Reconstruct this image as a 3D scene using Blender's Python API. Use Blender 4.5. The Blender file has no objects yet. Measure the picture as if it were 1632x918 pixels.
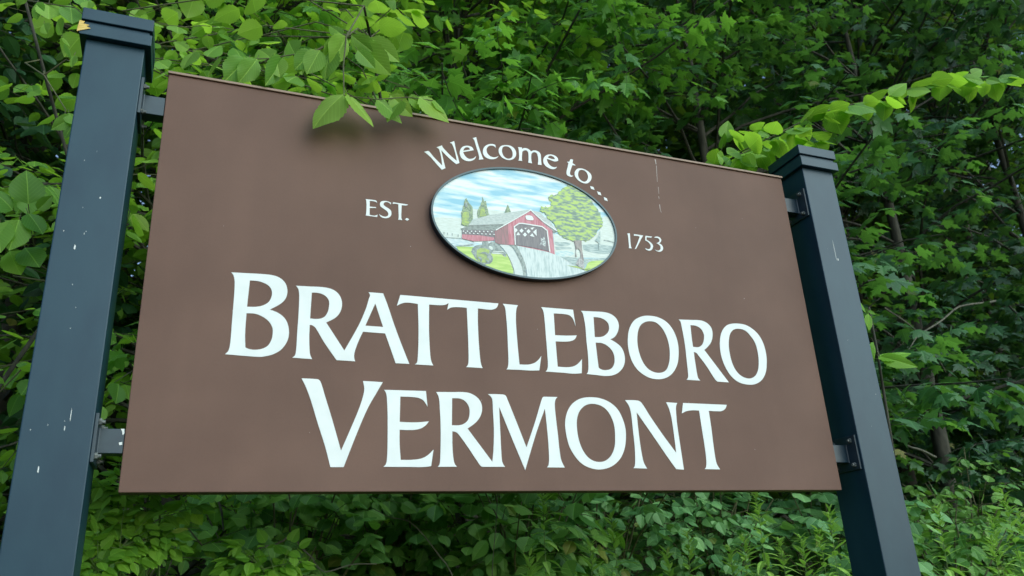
import bpy, math, random
import numpy as np
from mathutils import Vector, Matrix
R = math.radians
scene = bpy.context.scene
col = scene.collection

# ------------------------------------------------------------------ camera, sky, sun, exposure
Z0 = 1.814                      # height of the board's bottom edge above the verge
cam_d = bpy.data.cameras.new('camera')
cam = bpy.data.objects.new('camera', cam_d); col.objects.link(cam)
right = Vector((0.92741887, -0.37037394, -0.05212861))
down = Vector((0.08856599, 0.35287056, -0.93147111))
fwd = Vector((0.36338728, 0.85924706, 0.36006135))
M = Matrix((right, -down, -fwd)).transposed().to_4x4()
M.translation = Vector((0.14423, -2.38509, Z0 - 0.31386))
cam.matrix_world = M
cam_d.sensor_width = 36; cam_d.lens = 1282.1 / 1632 * 36
cam_d.clip_start = 0.05; cam_d.clip_end = 600
scene.camera = cam
cam_d.dof.use_dof = True; cam_d.dof.focus_distance = 2.95; cam_d.dof.aperture_fstop = 5.0

SUN_EL, SUN_AZ = R(34), R(152)      # open sky behind the photographer; azimuth clockwise from +Y
world = bpy.data.worlds.new('World'); scene.world = world; world.use_nodes = True
wn = world.node_tree; wn.nodes.clear()
sky = wn.nodes.new('ShaderNodeTexSky'); sky.sky_type = 'NISHITA'; sky.sun_disc = False
sky.sun_elevation = SUN_EL; sky.sun_rotation = SUN_AZ; sky.air_density = 1.0; sky.dust_density = 1.0; sky.ozone_density = 1.0
bgn = wn.nodes.new('ShaderNodeBackground'); bgn.inputs['Strength'].default_value = 0.15
won = wn.nodes.new('ShaderNodeOutputWorld')
wn.links.new(sky.outputs[0], bgn.inputs[0]); wn.links.new(bgn.outputs[0], won.inputs[0])
sun_d = bpy.data.lights.new('sun', 'SUN'); sun_d.energy = 1.55; sun_d.angle = R(75); sun_d.color = (0.70, 1.0, 0.92)
sun = bpy.data.objects.new('sun', sun_d); col.objects.link(sun)
sd = Vector((math.sin(SUN_AZ) * math.cos(SUN_EL), math.cos(SUN_AZ) * math.cos(SUN_EL), math.sin(SUN_EL)))
sun.rotation_euler = sd.to_track_quat('Z', 'Y').to_euler(); sun.location = sd * 20
vs = scene.view_settings
vs.view_transform = 'Standard'; vs.look = 'None'; vs.gamma = 1; vs.use_curve_mapping = False; vs.exposure = 0.52
cy = scene.cycles
cy.max_bounces = 5; cy.diffuse_bounces = 3; cy.glossy_bounces = 2; cy.transmission_bounces = 3; cy.transparent_max_bounces = 4
cy.caustics_reflective = False; cy.caustics_refractive = False

# ------------------------------------------------------------------ helpers
def tag(o, label=None, cat=None, group=None, kind=None):
    if label: o['label'] = label
    if cat: o['category'] = cat
    if group: o['group'] = group
    if kind: o['kind'] = kind
    return o

def empty(name, loc=(0, 0, 0)):
    o = bpy.data.objects.new(name, None); col.objects.link(o); o.location = loc; o.empty_display_size = .1
    return o

def newmat(name):
    m = bpy.data.materials.new(name); m.use_nodes = True
    nt = m.node_tree; nt.nodes.clear()
    return m, nt, nt.nodes.new, nt.links.new

def setin(n, k, v): n.inputs[k].default_value = v

def ramp(N, stops):
    r = N('ShaderNodeValToRGB'); e = r.color_ramp.elements
    while len(e) < len(stops): e.new(0.5)
    for i, (p, c) in enumerate(stops):
        e[i].position = p; e[i].color = (*c, 1)
    return r

def plain(name, c1, c2=None, scale=8, rough=.6, bump=.0, bscale=60, stretch=(1, 1, 1), spec=.5, detail=5, lo=.35, hi=.65):
    m, nt, N, L = newmat(name)
    out = N('ShaderNodeOutputMaterial'); b = N('ShaderNodeBsdfPrincipled'); L(b.outputs[0], out.inputs[0])
    tc = N('ShaderNodeTexCoord'); mp = N('ShaderNodeMapping'); L(tc.outputs['Object'], mp.inputs[0]); setin(mp, 'Scale', stretch)
    if c2:
        n = N('ShaderNodeTexNoise'); setin(n, 'Scale', scale); setin(n, 'Detail', detail); L(mp.outputs[0], n.inputs['Vector'])
        r = ramp(N, [(lo, c1), (hi, c2)]); L(n.outputs['Fac'], r.inputs[0]); L(r.outputs[0], b.inputs['Base Color'])
    else: setin(b, 'Base Color', (*c1, 1))
    setin(b, 'Roughness', rough); setin(b, 'Specular IOR Level', spec)
    if bump:
        n2 = N('ShaderNodeTexNoise'); setin(n2, 'Scale', bscale); setin(n2, 'Detail', 4); L(mp.outputs[0], n2.inputs['Vector'])
        bp = N('ShaderNodeBump'); setin(bp, 'Strength', bump); setin(bp, 'Distance', .002); L(n2.outputs['Fac'], bp.inputs['Height']); L(bp.outputs[0], b.inputs['Normal'])
    return m

def leafmat(name, dark, light, trans, tw=.45, rough=.5, veins=True, lo=.0, hi=1.0, spec=.4):
    """a leaf: glossy green blade that lets light through, colour differing from leaf to leaf, paler veins"""
    m, nt, N, L = newmat(name)
    out = N('ShaderNodeOutputMaterial'); b = N('ShaderNodeBsdfPrincipled'); t = N('ShaderNodeBsdfTranslucent'); mx = N('ShaderNodeMixShader')
    g = N('ShaderNodeNewGeometry'); r = ramp(N, [(lo, dark), (hi - .06, light), (hi - .02, tuple(min(.9, v * 1.25) for v in light)), (hi, (.34, .30, .07))]); L(g.outputs['Random Per Island'], r.inputs[0])
    c = r.outputs[0]
    tn = N('ShaderNodeMix'); tn.data_type = 'RGBA'; tn.blend_type = 'MULTIPLY'; setin(tn, 0, 1.0)
    r2 = ramp(N, [(0, tuple(x * .6 for x in trans)), (1, trans)]); L(g.outputs['Random Per Island'], r2.inputs[0]); ct = r2.outputs[0]
    if veins:
        uv = N('ShaderNodeUVMap'); uv.uv_map = 'UVMap'; sp = N('ShaderNodeSeparateXYZ'); L(uv.outputs[0], sp.inputs[0])
        def mth(op, a, b_=None, c_=None):
            n = N('ShaderNodeMath'); n.operation = op
            for i, v in enumerate((a, b_, c_)):
                if v is None: continue
                if isinstance(v, (int, float)): n.inputs[i].default_value = v
                else: L(v, n.inputs[i])
            return n.outputs[0]
        au = mth('ABSOLUTE', mth('SUBTRACT', sp.outputs[0], .5))
        mid = mth('LESS_THAN', au, .014)
        s = mth('FRACT', mth('MULTIPLY', mth('SUBTRACT', sp.outputs[1], mth('MULTIPLY', au, .9)), 8.0))
        side = mth('LESS_THAN', s, .10)
        v = mth('MAXIMUM', mid, mth('MULTIPLY', side, .55))
        mc = N('ShaderNodeMix'); mc.data_type = 'RGBA'; L(mth('MULTIPLY', v, .6), mc.inputs[0]); L(c, mc.inputs[6]); setin(mc, 7, tuple(min(1, x * 2.0) for x in light) + (1,)); c = mc.outputs[2]
        bp = N('ShaderNodeBump'); setin(bp, 'Strength', .5); setin(bp, 'Distance', .010); L(mth('SUBTRACT', 1, s), bp.inputs['Height']); L(bp.outputs[0], b.inputs['Normal'])
    L(c, b.inputs['Base Color']); L(ct, t.inputs[0])
    setin(b, 'Roughness', rough); setin(b, 'Specular IOR Level', spec); setin(mx, 0, tw)
    L(b.outputs[0], mx.inputs[1]); L(t.outputs[0], mx.inputs[2]); L(mx.outputs[0], out.inputs[0])
    return m

class MB:
    """collects shapes and links them as ONE mesh object"""
    def __init__(s): s.v = []; s.f = []; s.m = []; s.uv = []; s.n = 0; s.hasuv = False
    def add(s, V, F, mi=0, UV=None):
        V = np.asarray(V, float).reshape(-1, 3); s.v.append(V)
        for f in F: s.f.append([i + s.n for i in f]); s.m.append(mi)
        s.n += len(V)
    def box(s, x0, x1, y0, y1, z0, z1, mi=0):
        V = [(x, y, z) for z in (z0, z1) for y in (y0, y1) for x in (x0, x1)]
        s.add(V, [(0, 2, 3, 1), (4, 5, 7, 6), (0, 1, 5, 4), (2, 6, 7, 3), (0, 4, 6, 2), (1, 3, 7, 5)], mi)
    def tube(s, P, rad, k=6):
        P = [Vector(p) for p in P]; n = len(P); base = s.n; V = []; F = []
        for i, p in enumerate(P):
            d = (P[min(i + 1, n - 1)] - P[max(i - 1, 0)])
            if d.length < 1e-6: d = Vector((0, 0, 1))
            d.normalize(); a = d.cross(Vector((.31, .17, .93)) if abs(d.z) < .9 else Vector((1, 0, 0))).normalized(); b = d.cross(a)
            r = rad[i] if hasattr(rad, '__len__') else rad
            for j in range(k):
                t = 2 * math.pi * j / k; V.append(p + a * (math.cos(t) * r) + b * (math.sin(t) * r))
        for i in range(n - 1):
            for j in range(k):
                q = (j + 1) % k; F.append((i * k + j, i * k + q, (i + 1) * k + q, (i + 1) * k + j))
        F.append(tuple(range(k - 1, -1, -1))); F.append(tuple((n - 1) * k + j for j in range(k)))
        s.add([tuple(v) for v in V], F)
    def cyl(s, c, axis, r, h, k=12):
        c = Vector(c); a = Vector(axis).normalized(); s.tube([c, c + a * h], r, k)
    def build(s, name, mats, parent=None, bevel=0, smooth=False):
        me = bpy.data.meshes.new(name); V = np.concatenate(s.v)
        me.from_pydata(V.tolist(), [], s.f); me.update()
        o = bpy.data.objects.new(name, me); col.objects.link(o)
        for m in (mats if isinstance(mats, (list, tuple)) else [mats]): me.materials.append(m)
        if any(s.m): me.polygons.foreach_set('material_index', s.m)
        if smooth: me.polygons.foreach_set('use_smooth', [True] * len(s.f))
        if bevel:
            md = o.modifiers.new('bevel', 'BEVEL'); md.width = bevel; md.segments = 2; md.limit_method = 'ANGLE'
        if parent is not None: o.parent = parent
        return o

# ------------------------------------------------------------------ leaves
def half_leaf(pts, fold=-.18, curl=-.22):
    """template from the right-hand outline: base, ..., tip (x across, y along, length 1); midrib down the middle"""
    V = []; F = []
    n = len(pts)
    for (x, y) in pts: V.append((0, y, curl * y * y))
    for sgn in (1, -1):
        o = len(V) if sgn == 1 else len(V)
        idx = []
        for i, (x, y) in enumerate(pts):
            if x == 0: idx.append(i); continue
            idx.append(len(V)); V.append((sgn * x, y, fold * -abs(x) * -1 + curl * y * y + .05 * math.sin(9 * y) * abs(x)))
        for i in range(n - 1):
            a, b, c, d = i, i + 1, idx[i + 1], idx[i]
            q = [a, d, c, b] if sgn == 1 else [a, b, c, d]
            q2 = []
            for t in q:
                if t not in q2: q2.append(t)
            if len(q2) == 4: F += [(q2[0], q2[1], q2[2]), (q2[0], q2[2], q2[3])]
            elif len(q2) == 3: F.append(tuple(q2))
    V = np.array(V, float); w = max(abs(V[:, 0])) * 2
    return V, np.array(F), np.c_[V[:, 0] / w + .5, V[:, 1]]
def fan_leaf(half, c=(0, .32), fold=-.16, curl=-.2):
    out = [(0, 0)] + half + [(-x, y) for x, y in reversed(half) if x != 0]
    V = [(x, y, fold * abs(x) + curl * y * y) for x, y in out] + [(c[0], c[1], .03)]
    n = len(out); F = [(n, i, (i + 1) % n) for i in range(n)]
    V = np.array(V, float)
    return V, np.array(F), np.c_[V[:, 0] / 1.1 + .5, V[:, 1]]
def toothed(prof, n=11, depth=.03):
    """leaf outline with a sawtooth margin"""
    ys = np.linspace(0, 1, n + 1); w = np.interp(ys, *zip(*prof)); pts = [(0, 0)]
    for i in range(1, n):
        pts.append((w[i] + depth, ys[i] + .012)); pts.append((max(.01, (w[i]) - .012), ys[i] + .045))
    pts.append((0, 1.02))
    return half_leaf(pts)
OV = [(0, 0), (.06, .2), (.16, .31), (.3, .37), (.5, .36), (.7, .25), (.85, .13), (1, 0)]
RD = [(0, 0), (.04, .28), (.15, .42), (.35, .48), (.55, .44), (.72, .32), (.86, .16), (1, 0)]
T_MAPLE = fan_leaf([(.10, -.05), (.36, -.02), (.27, .12), (.42, .18), (.62, .42), (.40, .40), (.33, .47), (.19, .50), (.23, .62), (.30, .70), (.14, .74), (0, 1.0)])
T_OVATE = half_leaf([(0, 0), (.22, .08), (.35, .27), (.34, .5), (.2, .76), (0, 1)])
T_ROUND = toothed(RD, 9, .028)
T_TOOTH = toothed(OV, 12, .022)
T_LANCE = half_leaf([(0, 0), (.07, .2), (.085, .45), (.05, .75), (0, 1)], curl=-.45)
T_FAR = half_leaf([(0, 0), (.34, .32), (.16, .78), (0, 1)])
rng = np.random.default_rng(11)

class Leaves:
    def __init__(s): s.V = []; s.F = []; s.U = []; s.n = 0
    def add(s, T, pos, d, nrm, size, widen=1.0):
        pos = np.atleast_2d(np.asarray(pos, float)); k = len(pos)
        if k == 0: return
        d = np.broadcast_to(np.asarray(d, float), (k, 3)); nrm = np.broadcast_to(np.asarray(nrm, float), (k, 3))
        size = np.broadcast_to(np.asarray(size, float), (k,))
        d = d / np.linalg.norm(d, axis=1, keepdims=True)
        nrm = nrm - (nrm * d).sum(1, keepdims=True) * d; nl = np.linalg.norm(nrm, axis=1, keepdims=True); nl[nl < 1e-4] = 1; nrm = nrm / nl
        sd_ = np.cross(d, nrm)
        V, F, U = T; wv = (widen * rng.uniform(.82, 1.15, k))[:, None, None]; cz = rng.uniform(.3, 1.6, k)[:, None, None]
        P = pos[:, None, :] + size[:, None, None] * (V[None, :, 0:1] * wv * sd_[:, None, :] + V[None, :, 1:2] * d[:, None, :] + V[None, :, 2:3] * cz * nrm[:, None, :])
        s.V.append(P.reshape(-1, 3)); s.F.append((F[None] + (s.n + np.arange(k) * len(V))[:, None, None]).reshape(-1, 3))
        s.U.append(np.broadcast_to(U[None], (k, len(V), 2)).reshape(-1, 2)); s.n += k * len(V)
    def build(s, name, mat, parent=None):
        V = np.concatenate(s.V); F = np.concatenate(s.F); U = np.concatenate(s.U)
        me = bpy.data.meshes.new(name); me.vertices.add(len(V)); me.vertices.foreach_set('co', V.ravel())
        me.loops.add(F.size); me.loops.foreach_set('vertex_index', F.ravel().astype(np.int32))
        me.polygons.add(len(F)); me.polygons.foreach_set('loop_start', np.arange(0, F.size, 3, dtype=np.int32))
        uv = me.uv_layers.new(name='UVMap'); uv.data.foreach_set('uv', U[F.ravel()].ravel())
        me.materials.append(mat); me.update(calc_edges=True); me.validate()
        o = bpy.data.objects.new(name, me); col.objects.link(o)
        if parent is not None: o.parent = parent
        return o

# ------------------------------------------------------------------ measured outlines

# lettering and picture outlines, in 0.1 mm on the board from its bottom left corner
LETTERS = [
 ('B', ["2366,6488 2507,6495 2648,6501 2789,6507 2932,6512 3069,6518 3207,6523 3345,6526 3484,6524 3548,6520 3611,6511 3674,6498 3735,6477 3788,6451 3840,6419 3887,6381 3929,6336 3964,6286 3992,6231 4013,6172 4027,6111 4035,6041 4034,5971 4026,5901 4009,5834 3985,5775 3952,5719 3914,5669 3871,5624 3794,5559 3712,5501 3628,5447 3545,5393 3609,5375 3672,5357 3735,5335 3794,5307 3856,5269 3916,5228 3971,5179 4018,5123 4058,5057 4090,4985 4114,4909 4131,4831 4141,4748 4144,4665 4139,4581 4125,4500 4098,4417 4063,4338 4021,4263 3972,4195 3921,4138 3865,4089 3804,4046 3740,4008 3670,3975 3596,3949 3522,3928 3447,3910 3404,3901 3359,3896 3315,3894 3271,3893 3153,3893 3035,3896 2918,3899 2801,3903 2694,3906 2586,3910 2479,3914 2372,3918 2397,3944 2422,3971 2444,4001 2459,4034 2475,4096 2485,4160 2490,4226 2493,4291 2497,4444 2496,4597 2495,4751 2494,4905 2495,5069 2497,5233 2498,5398 2498,5564 2498,5714 2497,5865 2494,6016 2487,6167 2481,6222 2472,6277 2459,6331 2442,6383 2428,6413 2409,6439 2387,6464", "2916,6281 2977,6283 3038,6286 3099,6286 3159,6281 3215,6272 3270,6258 3324,6241 3377,6220 3412,6203 3446,6182 3477,6158 3505,6130 3528,6101 3547,6069 3563,6035 3574,5999 3581,5957 3584,5914 3583,5871 3577,5829 3565,5777 3549,5727 3529,5679 3501,5636 3464,5594 3421,5559 3374,5528 3326,5502 3276,5481 3224,5465 3171,5454 3118,5444 3061,5438 3003,5434 2946,5433 2888,5431", "2886,5222 2948,5226 3009,5230 3070,5231 3131,5226 3187,5215 3241,5198 3294,5178 3346,5153 3397,5126 3446,5094 3493,5059 3535,5019 3571,4977 3603,4931 3630,4881 3652,4829 3664,4781 3670,4732 3672,4682 3671,4632 3669,4582 3664,4532 3655,4482 3642,4434 3625,4384 3604,4335 3579,4289 3547,4248 3509,4213 3467,4184 3421,4160 3375,4140 3325,4124 3273,4113 3222,4106 3170,4101 3132,4101 3095,4104 3058,4110 3021,4118 2996,4125 2971,4136 2946,4147 2922,4159 2914,4239 2906,4319 2898,4399 2892,4480 2888,4560 2886,4641 2884,4723 2883,4804 2883,4908 2884,5013 2885,5117"]),
 ('RA', ["4285,6239 4402,6243 4519,6248 4637,6252 4755,6256 4835,6261 4915,6266 4995,6269 5076,6270 5141,6267 5207,6263 5272,6255 5336,6242 5389,6226 5440,6205 5489,6179 5534,6147 5575,6109 5612,6066 5643,6018 5670,5966 5689,5913 5704,5858 5712,5800 5714,5743 5711,5679 5701,5616 5686,5554 5665,5495 5638,5439 5605,5386 5567,5337 5524,5294 5458,5241 5386,5195 5313,5153 5241,5111 5820,4246 5927,4453 6035,4662 6142,4875 6245,5091 6306,5232 6363,5375 6416,5520 6468,5667 6495,5756 6518,5847 6540,5938 6563,6029 6573,6056 6585,6084 6594,6111 6596,6139 6589,6165 6576,6189 6560,6212 6544,6234 7019,6239 7058,6138 7098,6036 7137,5935 7174,5833 7218,5704 7260,5574 7302,5444 7345,5315 7387,5195 7429,5075 7471,4956 7515,4837 7573,4684 7632,4532 7691,4381 7750,4230 7780,4156 7810,4082 7840,4009 7871,3935 7430,3931 7093,4887 6386,4895 6352,4816 6318,4737 6285,4657 6253,4578 6228,4509 6204,4440 6181,4371 6160,4301 6149,4259 6138,4216 6130,4174 6125,4131 6123,4097 6125,4064 6129,4030 6134,3997 6138,3978 6145,3959 6153,3940 6161,3922 5592,3926 5492,4061 5392,4197 5294,4334 5197,4473 5129,4581 5065,4691 5000,4801 4930,4907 4910,4931 4886,4952 4860,4969 4833,4984 4813,4992 4792,4997 4770,4999 4748,5002 4747,4895 4746,4788 4746,4682 4748,4576 4753,4468 4759,4360 4767,4254 4777,4147 4781,4114 4788,4081 4796,4049 4806,4018 4818,3991 4831,3966 4845,3941 4860,3916 4273,3927 4295,3944 4318,3962 4337,3982 4352,4006 4365,4050 4372,4095 4375,4141 4377,4188 4382,4319 4383,4451 4384,4584 4385,4717 4389,4884 4394,5052 4398,5221 4400,5390 4401,5518 4401,5646 4399,5774 4394,5903 4391,5959 4386,6016 4377,6071 4363,6125 4349,6157 4329,6186 4307,6213", "4772,6059 4825,6062 4879,6066 4933,6066 4986,6061 5037,6052 5088,6038 5136,6018 5182,5992 5218,5963 5250,5928 5277,5889 5299,5846 5311,5805 5316,5762 5316,5717 5314,5673 5310,5620 5304,5566 5293,5514 5278,5463 5259,5413 5235,5365 5207,5320 5172,5283 5129,5253 5082,5232 5033,5217 4983,5206 4925,5200 4866,5199 4808,5202 4750,5205", "6767,5869 6459,5101 7025,5098"]),
 ('TT', ["7586,6237 10992,6237 10981,6202 10969,6166 10955,6132 10936,6100 10916,6076 10892,6056 10866,6038 10838,6024 10801,6009 10763,5997 10724,5989 10685,5985 10574,5983 10464,5986 10354,5991 10245,5996 10238,5854 10231,5711 10226,5570 10222,5429 10222,5246 10223,5064 10226,4883 10231,4703 10235,4577 10241,4452 10248,4328 10258,4204 10262,4160 10269,4116 10277,4072 10287,4029 10295,4004 10306,3979 10318,3956 10330,3932 9755,3936 9769,3947 9783,3958 9796,3970 9806,3985 9821,4015 9832,4046 9841,4078 9846,4110 9854,4207 9858,4305 9859,4402 9860,4500 9861,4679 9861,4858 9861,5038 9859,5219 9857,5408 9855,5599 9852,5789 9849,5981 9789,5983 9730,5985 9670,5985 9610,5983 9537,5980 9464,5975 9391,5967 9319,5951 9277,5935 9239,5912 9201,5885 9164,5857 9221,6098 9192,6078 9164,6059 9134,6042 9104,6028 9059,6015 9014,6005 8968,5999 8923,5995 8829,5990 8735,5988 8642,5988 8548,5988 8545,5860 8542,5733 8539,5606 8537,5480 8535,5345 8532,5211 8531,5077 8532,4944 8536,4785 8541,4627 8548,4470 8557,4314 8561,4252 8567,4192 8575,4131 8588,4072 8600,4034 8617,3998 8635,3963 8654,3928 8047,3928 8067,3942 8086,3957 8103,3974 8116,3994 8129,4031 8137,4070 8141,4110 8145,4150 8155,4289 8163,4428 8170,4568 8175,4708 8178,4849 8180,4990 8181,5131 8181,5273 8179,5447 8175,5622 8171,5797 8167,5973 8100,5979 8033,5985 7965,5990 7898,5993 7854,5993 7811,5990 7767,5986 7724,5978 7688,5968 7654,5954 7619,5939 7585,5922 7555,5906 7526,5888 7497,5870 7468,5851"]),
 ('L', ["11153,6240 11714,6235 11696,6208 11679,6181 11664,6152 11653,6123 11637,6051 11625,5979 11616,5907 11610,5835 11604,5741 11600,5646 11599,5552 11599,5459 11601,5291 11604,5125 11608,4959 11613,4794 11619,4626 11627,4460 11634,4294 11642,4130 11717,4130 11793,4129 11869,4132 11945,4139 12005,4150 12064,4164 12122,4183 12179,4207 12222,4231 12264,4260 12303,4292 12340,4326 12373,4359 12402,4395 12430,4431 12459,4468 12353,3962 12276,3955 12199,3948 12123,3942 12046,3939 11932,3937 11819,3938 11706,3940 11593,3940 11485,3938 11377,3936 11270,3934 11163,3931 11178,3950 11193,3968 11206,3988 11216,4009 11228,4054 11237,4099 11244,4145 11248,4190 11254,4316 11257,4443 11259,4570 11260,4698 11262,4880 11263,5064 11264,5249 11262,5434 11261,5545 11258,5657 11254,5769 11248,5881 11245,5943 11242,6004 11235,6065 11223,6124 11211,6156 11193,6185 11173,6213"]),
 ('E', ["12581,6240 13811,6247 13859,5640 13841,5710 13823,5779 13801,5848 13773,5912 13752,5945 13726,5975 13695,6000 13660,6020 13614,6036 13564,6046 13512,6051 13460,6054 13357,6056 13253,6054 13149,6051 13045,6047 13035,5252 13144,5254 13254,5256 13364,5259 13474,5264 13574,5272 13673,5281 13773,5292 13873,5304 13854,5267 13836,5231 13814,5196 13788,5164 13760,5140 13728,5120 13695,5104 13660,5091 13610,5075 13559,5062 13507,5053 13456,5047 13350,5038 13245,5033 13141,5029 13037,5026 13044,4127 13127,4126 13210,4124 13294,4124 13378,4127 13438,4132 13499,4139 13559,4150 13619,4166 13668,4184 13717,4206 13763,4232 13807,4262 13858,4306 13906,4353 13952,4403 13997,4452 13938,3943 13852,3933 13766,3923 13681,3915 13596,3911 13497,3912 13399,3917 13302,3923 13204,3927 13047,3929 12892,3930 12736,3931 12582,3931 12600,3949 12617,3967 12633,3986 12645,4007 12660,4045 12672,4084 12679,4123 12684,4162 12690,4273 12691,4383 12690,4494 12690,4604 12690,4725 12689,4846 12688,4967 12687,5088 12686,5239 12684,5389 12683,5541 12680,5692 12678,5778 12676,5864 12672,5950 12666,6035 12661,6065 12654,6093 12645,6121 12634,6148 12623,6172 12610,6195 12595,6218"]),
 ('B', ["14122,6233 14249,6237 14375,6241 14503,6245 14630,6248 14736,6253 14842,6259 14947,6262 15052,6259 15128,6252 15202,6240 15274,6221 15342,6195 15399,6164 15452,6126 15498,6082 15537,6032 15564,5979 15583,5922 15593,5861 15596,5799 15589,5738 15574,5677 15553,5617 15526,5557 15496,5502 15461,5448 15421,5397 15376,5351 15333,5319 15286,5293 15237,5271 15188,5249 15251,5219 15314,5190 15376,5158 15434,5122 15489,5082 15541,5040 15587,4994 15625,4941 15658,4870 15682,4795 15697,4717 15703,4637 15700,4559 15689,4481 15668,4403 15637,4327 15600,4261 15554,4199 15501,4142 15443,4089 15382,4043 15317,4003 15248,3970 15177,3943 15094,3921 15010,3907 14926,3898 14843,3893 14761,3892 14680,3897 14599,3904 14519,3910 14420,3914 14321,3918 14223,3923 14125,3927 14142,3945 14159,3963 14173,3983 14184,4004 14198,4046 14209,4088 14216,4131 14221,4173 14230,4286 14237,4399 14242,4512 14244,4625 14244,4757 14240,4890 14236,5023 14234,5156 14236,5281 14239,5406 14242,5532 14241,5658 14237,5745 14231,5832 14222,5919 14212,6006 14208,6040 14202,6075 14194,6108 14184,6140 14171,6165 14156,6189 14139,6211", "14601,6037 14666,6038 14732,6039 14796,6037 14860,6030 14914,6018 14966,6002 15016,5981 15062,5955 15098,5929 15130,5899 15156,5865 15175,5826 15187,5775 15191,5721 15188,5665 15177,5610 15160,5566 15136,5523 15106,5483 15071,5446 15025,5408 14976,5374 14924,5345 14870,5324 14797,5306 14723,5297 14649,5292 14576,5288", "14588,5085 14653,5087 14718,5090 14782,5090 14845,5082 14898,5069 14950,5050 14998,5027 15044,4999 15093,4965 15138,4927 15179,4884 15214,4837 15242,4785 15263,4730 15278,4672 15285,4612 15285,4545 15279,4477 15265,4409 15242,4343 15217,4292 15185,4244 15145,4201 15098,4165 15044,4138 14985,4121 14925,4110 14865,4103 14823,4102 14782,4106 14742,4114 14704,4125 14679,4136 14657,4150 14636,4167 14616,4184 14612,4271 14609,4358 14605,4445 14602,4533 14599,4670 14595,4808 14592,4946"]),
 ('O', ["16825,6267 16926,6273 17027,6273 17126,6268 17223,6255 17314,6234 17402,6207 17485,6172 17564,6131 17633,6083 17695,6029 17752,5969 17801,5905 17850,5827 17892,5745 17927,5659 17956,5572 17978,5485 17993,5395 18002,5305 18006,5213 18005,5123 17998,5033 17987,4942 17971,4852 17952,4761 17929,4669 17901,4579 17863,4490 17818,4404 17766,4321 17706,4240 17638,4165 17574,4106 17502,4052 17426,4004 17346,3965 17258,3932 17168,3908 17077,3891 16987,3882 16899,3878 16812,3882 16728,3893 16647,3911 16560,3938 16477,3973 16398,4013 16324,4059 16259,4106 16199,4158 16144,4215 16096,4276 16048,4350 16007,4428 15972,4509 15944,4593 15919,4691 15902,4791 15891,4893 15886,4996 15885,5093 15891,5191 15902,5290 15920,5389 15940,5481 15966,5573 15999,5664 16040,5753 16087,5832 16141,5909 16202,5983 16271,6050 16335,6098 16404,6139 16478,6174 16553,6205 16619,6228 16688,6247 16756,6260", "16908,6059 16983,6062 17057,6057 17127,6045 17191,6021 17262,5976 17324,5922 17379,5861 17427,5796 17471,5723 17507,5646 17537,5566 17562,5484 17582,5402 17597,5318 17607,5233 17612,5147 17613,5058 17609,4969 17600,4879 17587,4789 17572,4709 17553,4628 17528,4548 17497,4470 17467,4405 17433,4341 17391,4281 17340,4227 17288,4190 17230,4162 17169,4141 17107,4126 17041,4117 16975,4115 16910,4120 16848,4132 16781,4151 16717,4176 16658,4208 16605,4246 16549,4298 16500,4357 16457,4420 16421,4486 16385,4568 16356,4653 16333,4740 16314,4829 16300,4914 16290,5001 16284,5089 16285,5178 16290,5267 16300,5357 16316,5447 16338,5537 16359,5610 16386,5684 16419,5755 16461,5824 16501,5872 16548,5916 16601,5955 16656,5988 16717,6015 16780,6037 16844,6052"]),
 ('R', ["18180,6228 18303,6233 18426,6237 18550,6242 18674,6247 18791,6254 18909,6263 19027,6269 19142,6267 19215,6258 19285,6243 19351,6221 19411,6192 19468,6153 19518,6107 19560,6055 19591,5997 19608,5935 19614,5868 19611,5798 19602,5729 19586,5659 19564,5590 19534,5521 19499,5454 19463,5402 19421,5352 19374,5305 19326,5259 19279,5218 19230,5179 19179,5141 19129,5104 19225,4974 19321,4843 19417,4713 19514,4583 19639,4414 19764,4246 19889,4078 20014,3910 19514,3914 19485,3932 19458,3952 19434,3975 19414,4000 19339,4118 19270,4240 19201,4362 19127,4481 19056,4584 18981,4685 18904,4784 18827,4884 18809,4907 18792,4931 18772,4953 18749,4971 18727,4982 18701,4989 18675,4993 18648,4997 18647,4901 18646,4805 18646,4709 18647,4614 18649,4494 18651,4376 18655,4257 18662,4140 18664,4105 18667,4070 18674,4036 18685,4004 18700,3979 18719,3958 18740,3937 18761,3917 18169,3920 18191,3939 18212,3958 18231,3979 18244,4001 18258,4040 18266,4080 18270,4120 18273,4159 18279,4277 18283,4396 18285,4514 18288,4633 18293,4772 18299,4912 18304,5052 18306,5192 18304,5313 18300,5434 18295,5555 18289,5676 18284,5752 18279,5828 18273,5905 18266,5981 18263,6022 18260,6063 18255,6104 18245,6143 18233,6167 18217,6188 18199,6209", "18666,6044 18730,6043 18794,6043 18858,6040 18918,6030 18972,6014 19024,5992 19071,5966 19111,5933 19146,5891 19173,5845 19193,5794 19206,5742 19211,5692 19208,5640 19200,5588 19186,5535 19168,5481 19146,5426 19118,5374 19082,5324 19044,5286 19000,5251 18952,5223 18901,5203 18837,5191 18773,5189 18710,5192 18647,5194 18646,5300 18645,5406 18644,5513 18646,5620 18649,5725 18654,5831 18660,5937"]),
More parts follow.
